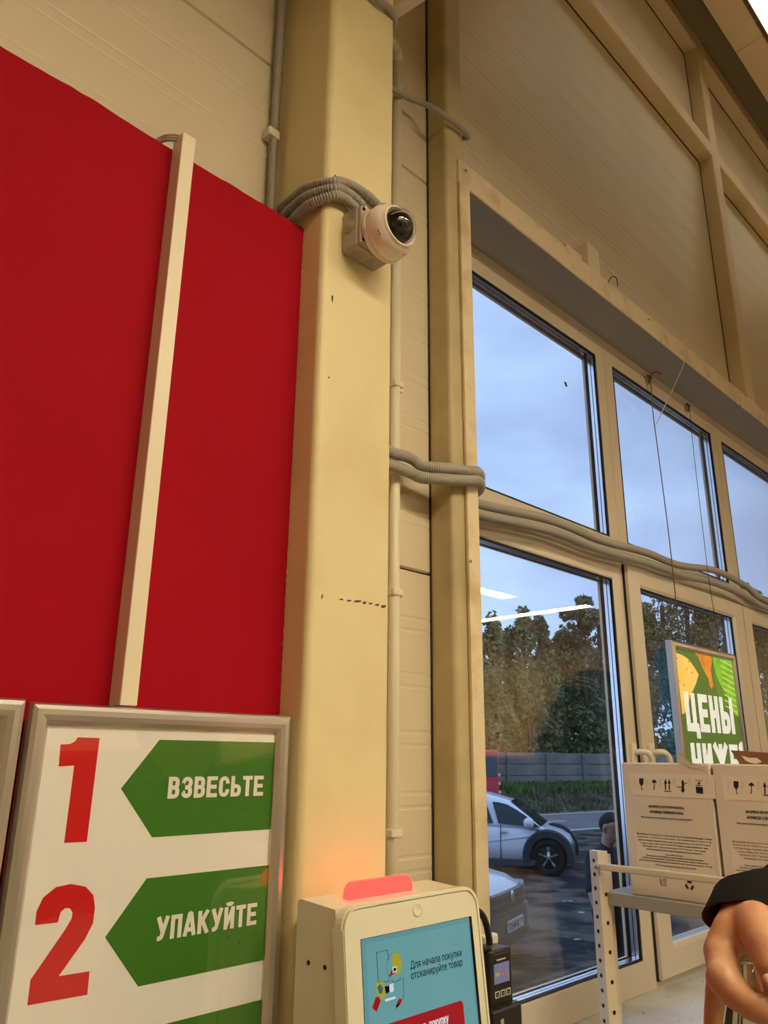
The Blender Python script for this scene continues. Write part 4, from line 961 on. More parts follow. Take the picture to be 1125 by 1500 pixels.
tag(tube('terminal_cable', [PY(688, 1330, .944), ca, PY(711, 1350, .932), cb, PY(717, 1384, .938)], .0060, MAT['terminal_black'], None, 10), 'thick black cable curving down into the payment terminal', 'cable')
box('cable_gland', tx0-.009, tx0+.014, TYP+.004, TYP+.03, tz1, tz1+.008, MAT['terminal_black'], pt, .002)
box('bracket', PY(714, 1372, .967).x-.023, PY(723, 1372, .967).x, .955, .972, PY(720, 1382, .967).z, PY(718, 1366, .967).z, MAT['kiosk_white'], pt, .004)

# ================================================================== OUTSIDE
GZ = -.55
ca8, sa8 = math.cos(math.radians(8)), math.sin(math.radians(8))
def RD(s, t, z): return Vector((21.5+s*ca8+t*sa8, 14.0-s*sa8+t*ca8, z))     # along / across the road
def slab(name, s0, s1, t0, t1, z0, z1, th, mat, label, cat, kind='structure', n=1):
    vs_ = [RD(s0, t0, z0), RD(s1, t0, z0), RD(s1, t1, z1), RD(s0, t1, z1)]; vs_ += [v-Vector((0, 0, th)) for v in vs_]
    o = mesh(name, vs_, [(0, 1, 2, 3), (4, 7, 6, 5), (0, 4, 5, 1), (1, 5, 6, 2), (2, 6, 7, 3), (3, 7, 4, 0)], MAT[mat])
    return tag(o, label, cat, kind=kind)
slab('yard_ground', -40, 130, -22, 0, GZ, GZ, .3, 'mud', 'dark muddy yard outside the window', 'ground')
rd = thing('road', RD(20, 2.4, GZ), 'grey asphalt road with white lines beyond the yard', 'road', kind='structure')
def strip(nm, s0, s1, t0, t1, z, mat):
    vs_ = [RD(s0, t0, z), RD(s1, t0, z), RD(s1, t1, z), RD(s0, t1, z)]; vs_ += [v-Vector((0, 0, .05)) for v in vs_]
    return mesh(nm, vs_, [(0, 1, 2, 3), (4, 7, 6, 5), (0, 4, 5, 1), (1, 5, 6, 2), (2, 6, 7, 3), (3, 7, 4, 0)], MAT[mat], rd)
strip('carriageway', -40, 130, 0, 5.4, GZ+.01, 'asphalt')
strip('edge_line', -40, 130, .05, .22, GZ+.018, 'road_paint'); strip('edge_line', -40, 130, 5.05, 5.2, GZ+.018, 'road_paint')
for k in range(14): strip('lane_dash', -6+k*6.5, -6+k*6.5+3, 2.6, 2.74, GZ+.018, 'road_paint')
slab('verge_bank', -40, 130, 5.4, 9.2, GZ, .42, .4, 'verge', 'overgrown earth bank rising to the concrete fence', 'bank')
slab('field_ground', -40, 140, 9.2, 60, .42, .8, .4, 'verge', 'rough ground under the trees behind the fence', 'ground')
fn = thing('concrete_fence', RD(20, 9, .4), 'weathered grey concrete panel fence along the road', 'fence')
ft = 1.81; fh = .50
pb_ = bmesh.new(); bm_box(pb_, 0, 2.46, -.05, .05, 0, fh-.02, .015, 1); pme = bpy.data.meshes.new('panel'); pb_.to_mesh(pme); pb_.free(); pme.materials.append(MAT['concrete'])
qb = bmesh.new(); bm_box(qb, -.1, .1, -.1, .1, 0, 1.62, .02, 1); qme = bpy.data.meshes.new('post'); qb.to_mesh(qme); qb.free(); qme.materials.append(MAT['concrete'])
for k in range(32):
    s = -14+k*2.6
    for r in range(3):
        o = bpy.data.objects.new('panel', pme); C.objects.link(o); o.parent = fn; o.matrix_parent_inverse = Matrix.Translation(-fn.location)
        o.location = RD(s+.07, 8.7+random.uniform(-.01, .01), ft-fh*(r+1)); o.rotation_euler.z = -math.radians(8)
    o = bpy.data.objects.new('post', qme); C.objects.link(o); o.parent = fn; o.matrix_parent_inverse = Matrix.Translation(-fn.location); o.location = RD(s, 8.66, .2); o.rotation_euler.z = -math.radians(8)
def blades(name, n, srange, trange, h, wd, mat, zf, label):
    vs_, fs = [], []
    for k in range(n):
        s, t = random.uniform(*srange), random.uniform(*trange); z = zf(t); hh = h*random.uniform(.5, 1.2); a = random.uniform(0, 3.1)
        p = RD(s, t, z); dx, dy = math.cos(a)*wd, math.sin(a)*wd; lx, ly = random.uniform(-.3, .3)*hh, random.uniform(-.3, .3)*hh
        i = len(vs_); vs_ += [p+Vector((-dx, -dy, 0)), p+Vector((dx, dy, 0)), p+Vector((dx*.6+lx, dy*.6+ly, hh)), p+Vector((-dx*.4+lx, -dy*.4+ly, hh*.9))]; fs.append((i, i+1, i+2, i+3))
    me = bpy.data.meshes.new(name); me.from_pydata([tuple(v) for v in vs_], [], fs)
    return tag(link(name, me, MAT[mat]), label, 'grass', kind='stuff')
bank = lambda t: GZ+(t-5.4)/3.8*.97
blades('tall_grass', 2200, (-1.5, 4.6), (7.4, 8.5), .38, .07, 'grass', bank, 'fresh green weed patch at the fence foot beside the red bus')
blades('tall_grass', 2600, (6.0, 14), (7.5, 8.5), .34, .07, 'grass', bank, 'fresh green weed patch at the fence foot nearer the window frame')
blades('dry_grass', 7000, (-2, 45), (5.5, 7.6), .22, .07, 'verge', bank, 'dull short grass on the roadside bank')
# litter and stones in the yard
for k in range(16):
    x, y = random.uniform(6.5, 13), random.uniform(3.4, 8.2); s = random.uniform(.015, .06)
    vs_ = [(x+s*math.cos(a)*random.uniform(.6, 1.6), y+s*math.sin(a)*random.uniform(.5, 1.2), GZ) for a in [i*1.05 for i in range(6)]]
    o = prism('litter_scrap', vs_, (0, 0, .012), MAT['stone_scrap']); 
    tag(o, 'pale scrap of litter lying on the dark muddy yard', 'litter', 'litter scraps in the yard')
t = thing('board_stack', (10.2, 3.2, GZ), 'pale boards lying on the yard under the second window', 'boards')
for k in range(5): obox('board', (9.6+k*.35, 3.55+k*.05, GZ+.02+.03*(k % 2)), Vector((.4, -.92, 0)).normalized(), Vector((.92, .4, 0)).normalized(), Z_, 1.8, .22, .04, MAT['road_paint'], t)

# trees
def tree(base, h, rad, kind, leafm, label, n, low=.15, group='trees behind the fence'):
    t = thing('broadleaf_tree', base, label, 'tree', group); base = Vector(base)
    tube('trunk', [base, base+Vector((.1, 0, h*.3)), base+Vector((-.1, .1, h*.65)), base+Vector((0, 0, h*.93))], h*.014, MAT['bark'], t, 8)
    cl = []
    if kind == 'poplar':
        for k in range(26):
            f = random.uniform(low, 1); r = rad*math.sin(math.pi*min(1, .12+f*.86))**.7; a = random.uniform(0, 6.28); q = random.uniform(.1, .8)
            cl.append((base+Vector((math.cos(a)*r*q, math.sin(a)*r*q, h*f)), rad*random.uniform(.25, .45), 1.9))
    else:
        for k in range(34):
            f = random.uniform(low, .97); r = rad*math.sqrt(max(.02, 1-((f-.5)/.52)**2)); a = random.uniform(0, 6.28); q = random.uniform(.3, .95)
            cl.append((base+Vector((math.cos(a)*r*q, math.sin(a)*r*q, h*f)), rad*random.uniform(.22, .42), .9))
    m = n//len(cl); C0 = []
    for c, r, st in cl:
        d = rng.normal(size=(m, 3)); d /= np.linalg.norm(d, axis=1)[:, None]; rr = r*rng.uniform(.3, 1, m)**.6
        C0.append(np.array(c)+d*rr[:, None]*np.array([1, 1, st]))
    P = np.concatenate(C0); k = len(P); sz = rng.uniform(.10, .22, k)
    a = rng.normal(size=(k, 3)); a /= np.linalg.norm(a, axis=1)[:, None]; b = np.cross(a, rng.normal(size=(k, 3))); b /= np.linalg.norm(b, axis=1)[:, None]
    V = np.empty((k, 4, 3)); V[:, 0] = P-a*sz[:, None]; V[:, 1] = P+b*sz[:, None]*.55; V[:, 2] = P+a*sz[:, None]; V[:, 3] = P-b*sz[:, None]*.55
    me = bpy.data.meshes.new('foliage'); me.vertices.add(k*4); me.vertices.foreach_set('co', V.reshape(-1)); me.loops.add(k*4); me.loops.foreach_set('vertex_index', np.arange(k*4))
    me.polygons.add(k); me.polygons.foreach_set('loop_start', np.arange(k)*4); me.polygons.foreach_set('loop_total', np.full(k, 4)); me.update(); me.validate()
    link('foliage', me, MAT[leafm], t); return t
def at(px, t_):      # point on the line across-distance t_ in the photo column px
    d = ray(px, 1110); A = Vector((21.5, 14.0)); nrm = Vector((sa8, ca8)); k = (t_+A.dot(nrm))/(d.x*nrm.x+d.y*nrm.y); return Vector((d.x*k, d.y*k, .4))
specs = [(700, 11.5, 930, 1.0, 'poplar', 'leaf_a', 'slim pale poplar just right of the cream window edging'), (729, 11, 906, .95, 'poplar', 'leaf_a', 'tall slim poplar, second from the cream window edging'),
         (752, 12, 930, .95, 'poplar', 'leaf_b', 'slim poplar below the mirrored lamp, third from the window edging'), (776, 11, 903, .95, 'poplar', 'leaf_a', 'tall slim poplar in the middle of the first lower pane'),
         (800, 12, 910, 1.0, 'poplar', 'leaf_b', 'slim poplar left of the tallest tree'), (828, 14, 945, 1.8, 'round', 'leaf_b', 'bushy tree between the poplars and the tallest tree'),
         (864, 12.5, 872, 1.7, 'round', 'leaf_c', 'tallest dark tree near the right of the first lower pane'), (893, 14, 892, 2.0, 'round', 'leaf_c', 'dark tree partly hidden by the window frame'),
         (930, 15, 905, 3.0, 'round', 'leaf_c', 'dark tree behind the second sash frame'), (958, 14, 890, 2.4, 'round', 'leaf_b', 'spiky tree at the left of the second lower pane'),
         (992, 14, 868, 3.3, 'round', 'leaf_c', 'dark tree above the green sign, left of two'), (1030, 15, 862, 3.6, 'round', 'leaf_c', 'dark tree above the green sign, right of two'),
         (1070, 16, 868, 4.0, 'round', 'leaf_c', 'dark tree behind the second window frame'), (1105, 15, 866, 3.6, 'round', 'leaf_b', 'tree peeping over the conduits in the third window'), (1140, 16, 862, 4.0, 'round', 'leaf_c', 'dark tree at the right edge of the third window'),
         (745, 20, 1000, 3.6, 'round', 'leaf_b', 'broad tree far behind the poplars'), (815, 21, 1000, 3.8, 'round', 'leaf_c', 'broad dark tree far behind the slim poplars'), (690, 20, 1000, 3.6, 'round', 'leaf_b', 'broad tree far behind the first poplar'), (875, 22, 985, 4.2, 'round', 'leaf_c', 'broad dark tree far behind the tallest tree')]
for px, tt, ytop, rad, kind, lm, lab in specs:
    b = at(px, tt); dist = math.hypot(b.x, b.y); top = ray(px, ytop); h = EYE+top.z/math.hypot(top.x, top.y)*dist-b.z
    tree(b, h, rad*1.05, kind, lm, lab, 3000 if kind == 'poplar' else 6000, low=.06)

# ------------------------------------------------------------------ cars
def loft(name, secs, mat, parent, closed_ends=True, smooth=True):
    n = len(secs[0]); vs_ = [v for s in secs for v in s]; fs = []
    for i in range(len(secs)-1):
        for k in range(n): fs.append((i*n+k, i*n+(k+1) % n, (i+1)*n+(k+1) % n, (i+1)*n+k))
    fs += [tuple(range(n))[::-1], tuple((len(secs)-1)*n+k for k in range(n))]
    return mesh(name, vs_, fs, mat, parent, smooth)
def car(name, ox, oy, paint, label, spec):
    """nose at (ox = centre x, oy) pointing to -Y, body runs towards +Y"""
    t = thing(name, (ox, oy+2, GZ), label, 'car', 'parked cars')
    def Q(l, wy, z): return Vector((ox+wy, oy+l, GZ+z))
    secs = []
    for l, hw, zl, zh in spec['body']:
        half = [(0, zl), (hw*.82, zl), (hw*.96, zl+.06), (hw, zl+(zh-zl)*.40), (hw*.985, zl+(zh-zl)*.72), (hw*.93, zh-.05), (hw*.80, zh-.005), (hw*.45, zh+.02), (0, zh+.03)]
        ring = half+[(-a, b) for a, b in half[-2:0:-1]]
        secs.append([Q(l, a, b) for a, b in ring])
    loft('body', secs, paint, t)
    secs = []
    for l, zb_, zt_, hb, ht in spec['cabin']:
        ring = [(hb, zb_), (hb*.99, zb_+.05), (ht*1.02, zt_-.09), (ht*.9, zt_-.02), (ht*.5, zt_), (-ht*.5, zt_), (-ht*.9, zt_-.02), (-ht*1.02, zt_-.09), (-hb*.99, zb_+.05), (-hb, zb_)]
        secs.append([Q(l, a, b) for a, b in ring])
    loft('cabin', secs, paint, t)
    for l in spec['axles']:
        for s in (-1, 1):
            R = spec['wr']; hwid = spec['hw']
            w_ = lathe('wheel', [(R*.62, -.10), (R*.9, -.11), (R, -.08), (R, .08), (R*.9, .11), (R*.64, .105), (R*.62, .09), (R*.62, -.10)], Q(l, s*(hwid-.10), R), (s, 0, 0), MAT['tyre'], t, 32)
            lathe('rim', [(R*.63, .02), (R*.63, .095), (R*.56, .09), (R*.54, .03), (0, .03)], Q(l, s*(hwid-.10), R), (s, 0, 0), MAT['car_plastic'], w_, 32)
            for k in range(5):
                a = k*2*math.pi/5+.3; c0 = Q(l, s*(hwid-.10)+s*.085, R); e = c0+Vector((0, math.cos(a), math.sin(a)))*R*.57
                bm = bmesh.new(); bm_sweep(bm, [c0, c0.lerp(e, .5), e], [.035, .028, .036], 6); bmobj('spoke', bm, MAT['rim'], w_)
            # flared wheel arch
            ring = []; bm = bmesh.new(); pa = [Q(l+math.cos(a)*(R+.10), s*(hwid-.015), R+math.sin(a)*(R+.10)) for a in [math.pi*(k/16*1.25-.125) for k in range(17)]]
            prof = []
            vs_, fs = [], []
            for k in range(17):
                a = math.pi*(k/16*1.16-.08)
                for rr, off in ((R+.02, .045), (R+.135, .05), (R+.165, .02), (R+.165, -.10), (R+.02, -.10)): vs_.append(Q(l-math.cos(a)*rr, s*(hwid+off-.02), R+math.sin(a)*rr))
            for k in range(16):
                for j in range(5): fs.append((k*5+j, k*5+(j+1) % 5, k*5+5+(j+1) % 5, k*5+5+j))
            fs += [(0, 1, 2, 3, 4), tuple(80+j for j in range(5))]
            mesh('wheel_arch', vs_, fs, MAT['car_plastic'] if spec['clad'] else paint, t)
            lathe('wheel_well', [(0, 0), (R+.03, 0), (R+.03, .15), (0, .15)], Q(l, s*(hwid-.155), R+.02), (s, 0, 0), MAT['tyre'], t, 24)
    return t, Q
# white crossover seen square from its side, nose to the right
wc = PY(805, 1284, 1); _d = ray(805, 1284); _k = -2.15/_d.z; WCx, WCy = _d.x*_k, _d.y*_k          # front wheel on the ground
ROT = math.radians(29); tdir = Vector((-math.sin(ROT), math.cos(ROT), 0)); sdir = Vector((-math.cos(ROT), -math.sin(ROT), 0))   # towards the tail / towards the viewer
LW = .40; t, Q = car('crossover_car', WCx+.87, WCy-LW, MAT['car_white'], 'white crossover car with dark wheel arches parked in the yard',
   dict(body=[(0, .50, .36, .55), (.05, .70, .28, .64), (.22, .82, .25, .73), (.50, .86, .22, .80), (.9, .87, .22, .87), (2.2, .87, .22, .90), (3.2, .87, .24, .92), (3.6, .80, .30, .90), (3.7, .70, .4, .8)],
        cabin=[(.46, .78, .80, .80, .78), (.78, .84, 1.06, .80, .72), (1.12, .84, 1.30, .80, .66), (1.66, .84, 1.44, .80, .62), (2.5, .84, 1.46, .80, .62), (3.2, .84, 1.34, .78, .60), (3.55, .84, .95, .74, .66)],
        axles=(LW, LW+2.2), wr=.33, hw=.87, clad=True))
OX, OY = WCx+.87, WCy-LW
def lz(px, py, off):                      # photo point -> (length from nose, height) on the car's near side, off metres inside it
    d = ray(px, py); P0 = Vector((WCx, WCy, 0))-sdir*off; k_ = P0.dot(sdir)/(d.x*sdir.x+d.y*sdir.y)
    p = Vector((d.x*k_, d.y*k_, 0))-Vector((WCx, WCy, 0)); return p.dot(tdir)+LW, d.z*k_+EYE
def zq(x, y): return (700+x*.1422, 1080+y*.1422)
def sidepoly(pts, nm, m, off, th=.03):
    q = []
    for x, y in pts:
        l, z = lz(*zq(x, y), off(z_guess(y)) if callable(off) else off); q.append(Vector((OX-.87+(off(z) if callable(off) else off), OY+l, z)))
    return prism(nm, q, (th, 0, 0), MAT[m], t)
def z_guess(y): return GZ+.88+(890-y)/1000*1.95
inset = lambda z: .035+max(0, z-GZ-.88)/.55*.17
sidepoly([(-160, 664), (-20, 652), (75, 654), (155, 880), (-160, 878)], 'rear_window', 'car_glass', inset)
sidepoly([(150, 664), (210, 668), (300, 692), (400, 748), (480, 802), (540, 852), (640, 930), (560, 925), (480, 912), (210, 885), (178, 760)], 'front_window', 'car_glass', inset)
sidepoly([(230, 900), (237, 900), (241, 1255), (234, 1255)], 'door_seam', 'car_plastic', -.004); sidepoly([(-60, 900), (-53, 900), (-49, 1255), (-56, 1255)], 'door_seam', 'car_plastic', -.004)
sidepoly([(95, 1070), (590, 1012), (590, 1020), (95, 1080)], 'crease', 'plate', -.004)
sidepoly([(100, 1262), (590, 1262), (590, 1320), (100, 1320)], 'sill_cladding', 'car_dark', -.015, .06)
sidepoly([(242, 955), (305, 958), (305, 980), (242, 978)], 'door_handle', 'car_white', -.03, .05)
l, z = lz(*zq(528, 885), -.08); lathe('mirror', [(0, -.10), (.07, -.09), (.095, -.04), (.10, 0), (.09, .05), (.05, .08), (0, .085)], Vector((OX-.87-.08, OY+l, z)), Vector((-.3, -1, .1)), MAT['car_white'], t, 20)
prism('windscreen', [Vector((OX+a, OY+l, GZ+z)) for a, l, z in ((-.64, .52, .86), (.64, .52, .86), (.52, 1.12, 1.31), (-.52, 1.12, 1.31))], (0, -.012, .012), MAT['car_glass'], t)
box('front_bumper', OX-.70, OX+.70, OY-.03, OY+.14, GZ+.26, GZ+.52, MAT['car_plastic'], t, .05)
# pivot the whole car about its front wheel
for ch in t.children: ch.matrix_parent_inverse = Matrix.Translation((-WCx, -WCy, -GZ))
t.location = (WCx, WCy, GZ); t.rotation_euler.z = ROT
# light-coloured hatchback nosing into view at the left, front facing the shop
_d = ray(744, 1340); _k = 9.6/math.hypot(_d.x, _d.y); c2x, c2y = _d.x*_k, _d.y*_k
t, Q = car('hatchback_car', c2x, c2y, MAT['car_white'], 'pale hatchback with dark bumper and number plate, nose half hidden by the window edging',
   dict(body=[(0, .62, .28, .62), (.05, .72, .22, .74), (.25, .80, .20, .82), (.8, .82, .20, .92), (1.2, .83, .2, .97), (3.4, .83, .22, 1.0), (3.9, .75, .3, .95)],
        cabin=[(1.05, .93, .96, .76, .70), (1.75, .96, 1.42, .76, .58), (2.6, .96, 1.5, .76, .56), (3.3, .96, 1.45, .76, .55), (3.8, .96, 1.02, .70, .6)], axles=(.80, 3.2), wr=.29, hw=.83, clad=False))
bm = bmesh.new()
def front_arc(z0, z1, nm, m, out_=.02, x0=-.80, x1=.80, k=14):
    vs_, fs = [], []
    for i in range(k+1):
        a = x0+(x1-x0)*i/k; l = -out_+.13*(abs(a)/.82)**4
        for z, o in ((z0, .0), (z1, .0), (z1, .10), (z0, .10)): vs_.append(Q(l+o, a, z))
    for i in range(k):
        for j in range(4): fs.append((i*4+j, i*4+(j+1) % 4, i*4+4+(j+1) % 4, i*4+4+j))
    fs += [(0, 1, 2, 3), tuple(k*4+j for j in range(4))]
    return mesh(nm, vs_, fs, MAT[m], t)
bp = front_arc(.20, .52, 'bumper', 'car_dark', .07); front_arc(.52, .72, 'grille_panel', 'car_dark', .035)
front_arc(.55, .60, 'grille_bar', 'car_plastic', .05, -.5, .5); front_arc(.64, .69, 'grille_bar', 'car_plastic', .045, -.5, .5); front_arc(.22, .30, 'lower_grille', 'car_plastic', .085, -.6, .6)
for s in (-1, 1): obox('bumper_side', Q(.36, s*.80, .36), X_, Y_, Z_, .07, .52, .32, MAT['car_dark'], t, .02)
for s in (-1, 1): front_arc(.58, .74, 'headlight', 'headlight', .03, *( (.52, .80) if s > 0 else (-.80, -.52)), k=6)
lathe('badge', [(0, .012), (.05, .010), (.065, .004), (.065, 0), (0, 0)], Q(-.05, .02, .665), -Y_, MAT['rim'], t, 20)
pl = obox('number_plate', Q(-.085, 0, .40), X_, Y_, Z_, .52, .015, .115, MAT['plate'], t, .004); pc = Q(-.085, 0, .40)
text('Т154НХ', (pc.x-.24, pc.y-.0085, pc.z-.035), X_, Z_, .34, .07, MAT['ink'], pl, .05); text('178', (pc.x+.13, pc.y-.0085, pc.z-.005), X_, Z_, .10, .042, MAT['ink'], pl, .04)
for ch in t.children: ch.matrix_parent_inverse = Matrix.Translation((-c2x, -c2y, -GZ))
t.location = (c2x, c2y, GZ); t.rotation_euler.z = math.radians(17)
# red bus on the road at the far left of the pane
b0 = PY(733, 1168, 16.6)
t = thing('red_bus', (b0.x-3, 17, GZ), 'red bus on the road, mostly hidden by the window edging', 'bus')
bx1 = b0.x; box('body', bx1-8, bx1, 16.6, 18.9, GZ+.35, zz(.22), MAT['bus_red'], t, .08, 3)
for k in range(5): box('side_window', bx1-.75-k*1.5, bx1-.12-k*1.5+.35*(k > 0), 16.58, 16.62, zz(-.62), zz(.05), MAT['car_glass'], t, .01)
for k in range(3): z = zz(-.58-.27*k); box('tail_light', bx1-.10, bx1+.04, 16.58, 16.74, z-.06, z+.05, MAT['tail_amber'], t, .02)
for l in (-1.8, -6.2): lathe('wheel', [(0, 0), (.3, 0), (.46, .03), (.48, .1), (.48, .28), (0, .28)], (bx1+l, 16.58, GZ+.48), (0, 1, 0), MAT['tyre'], t, 24)

# ================================================================== PEOPLE
def face(t, hc, f, r_, up, s, skin):
    """nose, ears and eyes are added to the capsule list of the head"""
    return []
def figure(name, base, yaw_, h, label, top_m, leg_m, skin_m, pose=None, head_pitch=0, hood=False, cat='person'):
    t = thing(name, base, label, cat); B = Vector(base); f = Vector((math.cos(yaw_), math.sin(yaw_), 0)); r_ = Vector((f.y, -f.x, 0)); k = h/1.75
    def W(rt, fw, z): return B+r_*rt*k+f*fw*k+Z_*z*k
    neck, hc = W(0, .02, 1.46), W(0, .05+.05*head_pitch, 1.63-.03*head_pitch)
    fd = (f-Z_*head_pitch*.8).normalized(); upv = (Z_+f*head_pitch*.8).normalized()
    body, top, legs = [], [], []
    body += [((hc+upv*.03*k, .088*k), (hc-upv*.045*k+fd*.02*k, .070*k)), ((hc-upv*.08*k+fd*.035*k, .048*k), (hc-upv*.06*k+fd*.045*k, .045*k)), ((neck, .055*k), (hc-upv*.05*k-fd*.01*k, .055*k)),
             ((hc+fd*.088*k-upv*.005*k, .012*k), (hc+fd*.104*k-upv*.035*k, .017*k)),
             ((hc+fd*.083*k-upv*.065*k+r_*.018*k, .011*k), (hc+fd*.083*k-upv*.065*k-r_*.018*k, .011*k))]
    for s in (-1, 1):
        body.append(((hc+r_*s*.086*k-upv*.03*k, .013*k), (hc+r_*s*.090*k+upv*.012*k, .018*k)))
    def arm(s):
        if pose and s in pose: return pose[s]
        return W(s*.23, .0, 1.12), W(s*.25, .10, .86)
    top += [((W(-.10, 0, 1.33), .12*k), (W(.10, 0, 1.33), .12*k)), ((W(0, .01, 1.30), .135*k), (W(0, .01, 1.05), .135*k)), ((W(-.06, 0, 1.25), .13*k), (W(-.05, 0, .98), .13*k)), ((W(.06, 0, 1.25), .13*k), (W(.05, 0, .98), .13*k)), ((W(0, 0, 1.40), .075*k), (W(0, .01, 1.45), .062*k))]
    for s in (-1, 1):
        sh = W(s*.185, 0, 1.375); el, wr = arm(s)
        top += [((sh, .066*k), (el, .052*k))]; body += [((sh, .05*k), (el, .04*k)), ((el, .04*k), (wr, .028*k))]
        if top_m != 'tee': top.append(((el, .052*k), (el.lerp(wr, .93), .040*k)))
        if not (pose and ('hand', s) in pose):
            hd_ = (wr-el).normalized(); pal = wr+hd_*.06*k; side_ = f
            body += [((wr, .03*k), (pal, .036*k))]
            for j, (o, ln) in enumerate(((-.03, .06), (-.01, .075), (.01, .07), (.03, .055))):
                a0 = pal+side_*o*k+hd_*.02*k; a1 = a0+hd_*ln*.55*k; a2 = a1+hd_*ln*.4*k-r_*s*.018*k; body += [((a0, .0105*k), (a1, .0095*k)), ((a1, .0095*k), (a2, .008*k))]
            body += [((pal+side_*.025*k-hd_*.03*k, .013*k), (pal+side_*.055*k+hd_*.02*k, .010*k))]
        hip, kn_, an = W(s*.095, 0, .92), W(s*.10, .03, .50), W(s*.105, 0, .09)
        legs += [((hip, .098*k), (kn_, .068*k)), ((kn_, .066*k), (an, .054*k))]; body += [((hip, .08*k), (kn_, .05*k)), ((kn_, .05*k), (an, .04*k)), ((an, .04*k), (W(s*.11, .12, .045), .036*k))]
        capsules_to_mesh('shoe', [((W(s*.105, -.04, .05), .048*k), (W(s*.115, .15, .042), .040*k))], .012, MAT['tyre'], t, 4)
    legs += [((W(-.06, 0, .97), .115*k), (W(.06, 0, .97), .115*k))]
    capsules_to_mesh('body', body, .009*k, MAT[skin_m], t, 3)
    capsules_to_mesh('upper_clothing', top, .013*k, MAT[top_m], t, 6); capsules_to_mesh('trousers', legs, .014*k, MAT[leg_m], t, 6)
    for s in (-1, 1):
        e = hc+fd*.082*k+r_*s*.032*k+upv*.002*k; lathe('eye', [(0, -.004), (.009*k, 0), (.006*k, .005), (0, .007)], e, fd, MAT['ink'], t, 10)
    if not hood: capsules_to_mesh('hair', [((hc+upv*.045*k-fd*.015*k, .090*k), (hc+upv*.02*k-fd*.03*k, .092*k))], .010, MAT['hair'], t, 3)
    return t, hc, fd, upv, r_, k
# man standing outside, looking down
dm_ = ray(884, 1200); q = Vector((dm_.x, dm_.y, 0)).normalized()*7.6
figure('person', (q.x, q.y, GZ), math.radians(-100), 1.70, 'man in a dark short-sleeved shirt standing outside looking down', 'tee', 'jeans', 'skin_pale', head_pitch=.55)
# shopper in a quilted hooded jacket near the window, seen mirrored in the lower pane
t, hc, fd, upv, r_, k = figure('person', (3.02, .74, 0), math.radians(10), 1.90, 'shopper in a dark hooded jacket mirrored in the first lower pane', 'jacket', 'jeans', 'skin_pale', head_pitch=.5, hood=True)
capsules_to_mesh('hood', [((hc+upv*.05-fd*.05, .155), (hc-upv*.10-fd*.10, .17)), ((hc-upv*.2-fd*.12, .16), (hc-upv*.25-fd*.05, .19))], .014, MAT['jacket'], t, 5)
for j in range(11):      # pale knit ribs across the hood
    a0 = -.35+j*.16; c = hc+upv*.02-fd*.06; pts = []
    for i in range(13):
        b_ = math.pi*(i/12); d = (upv*math.cos(a0)-fd*math.sin(a0)); pts.append(c+d*(.160*math.sin(b_))+r_*(.155*math.cos(b_)))
    tube('rib', pts, .0045, MAT['rib_light'], t, 6, 2)

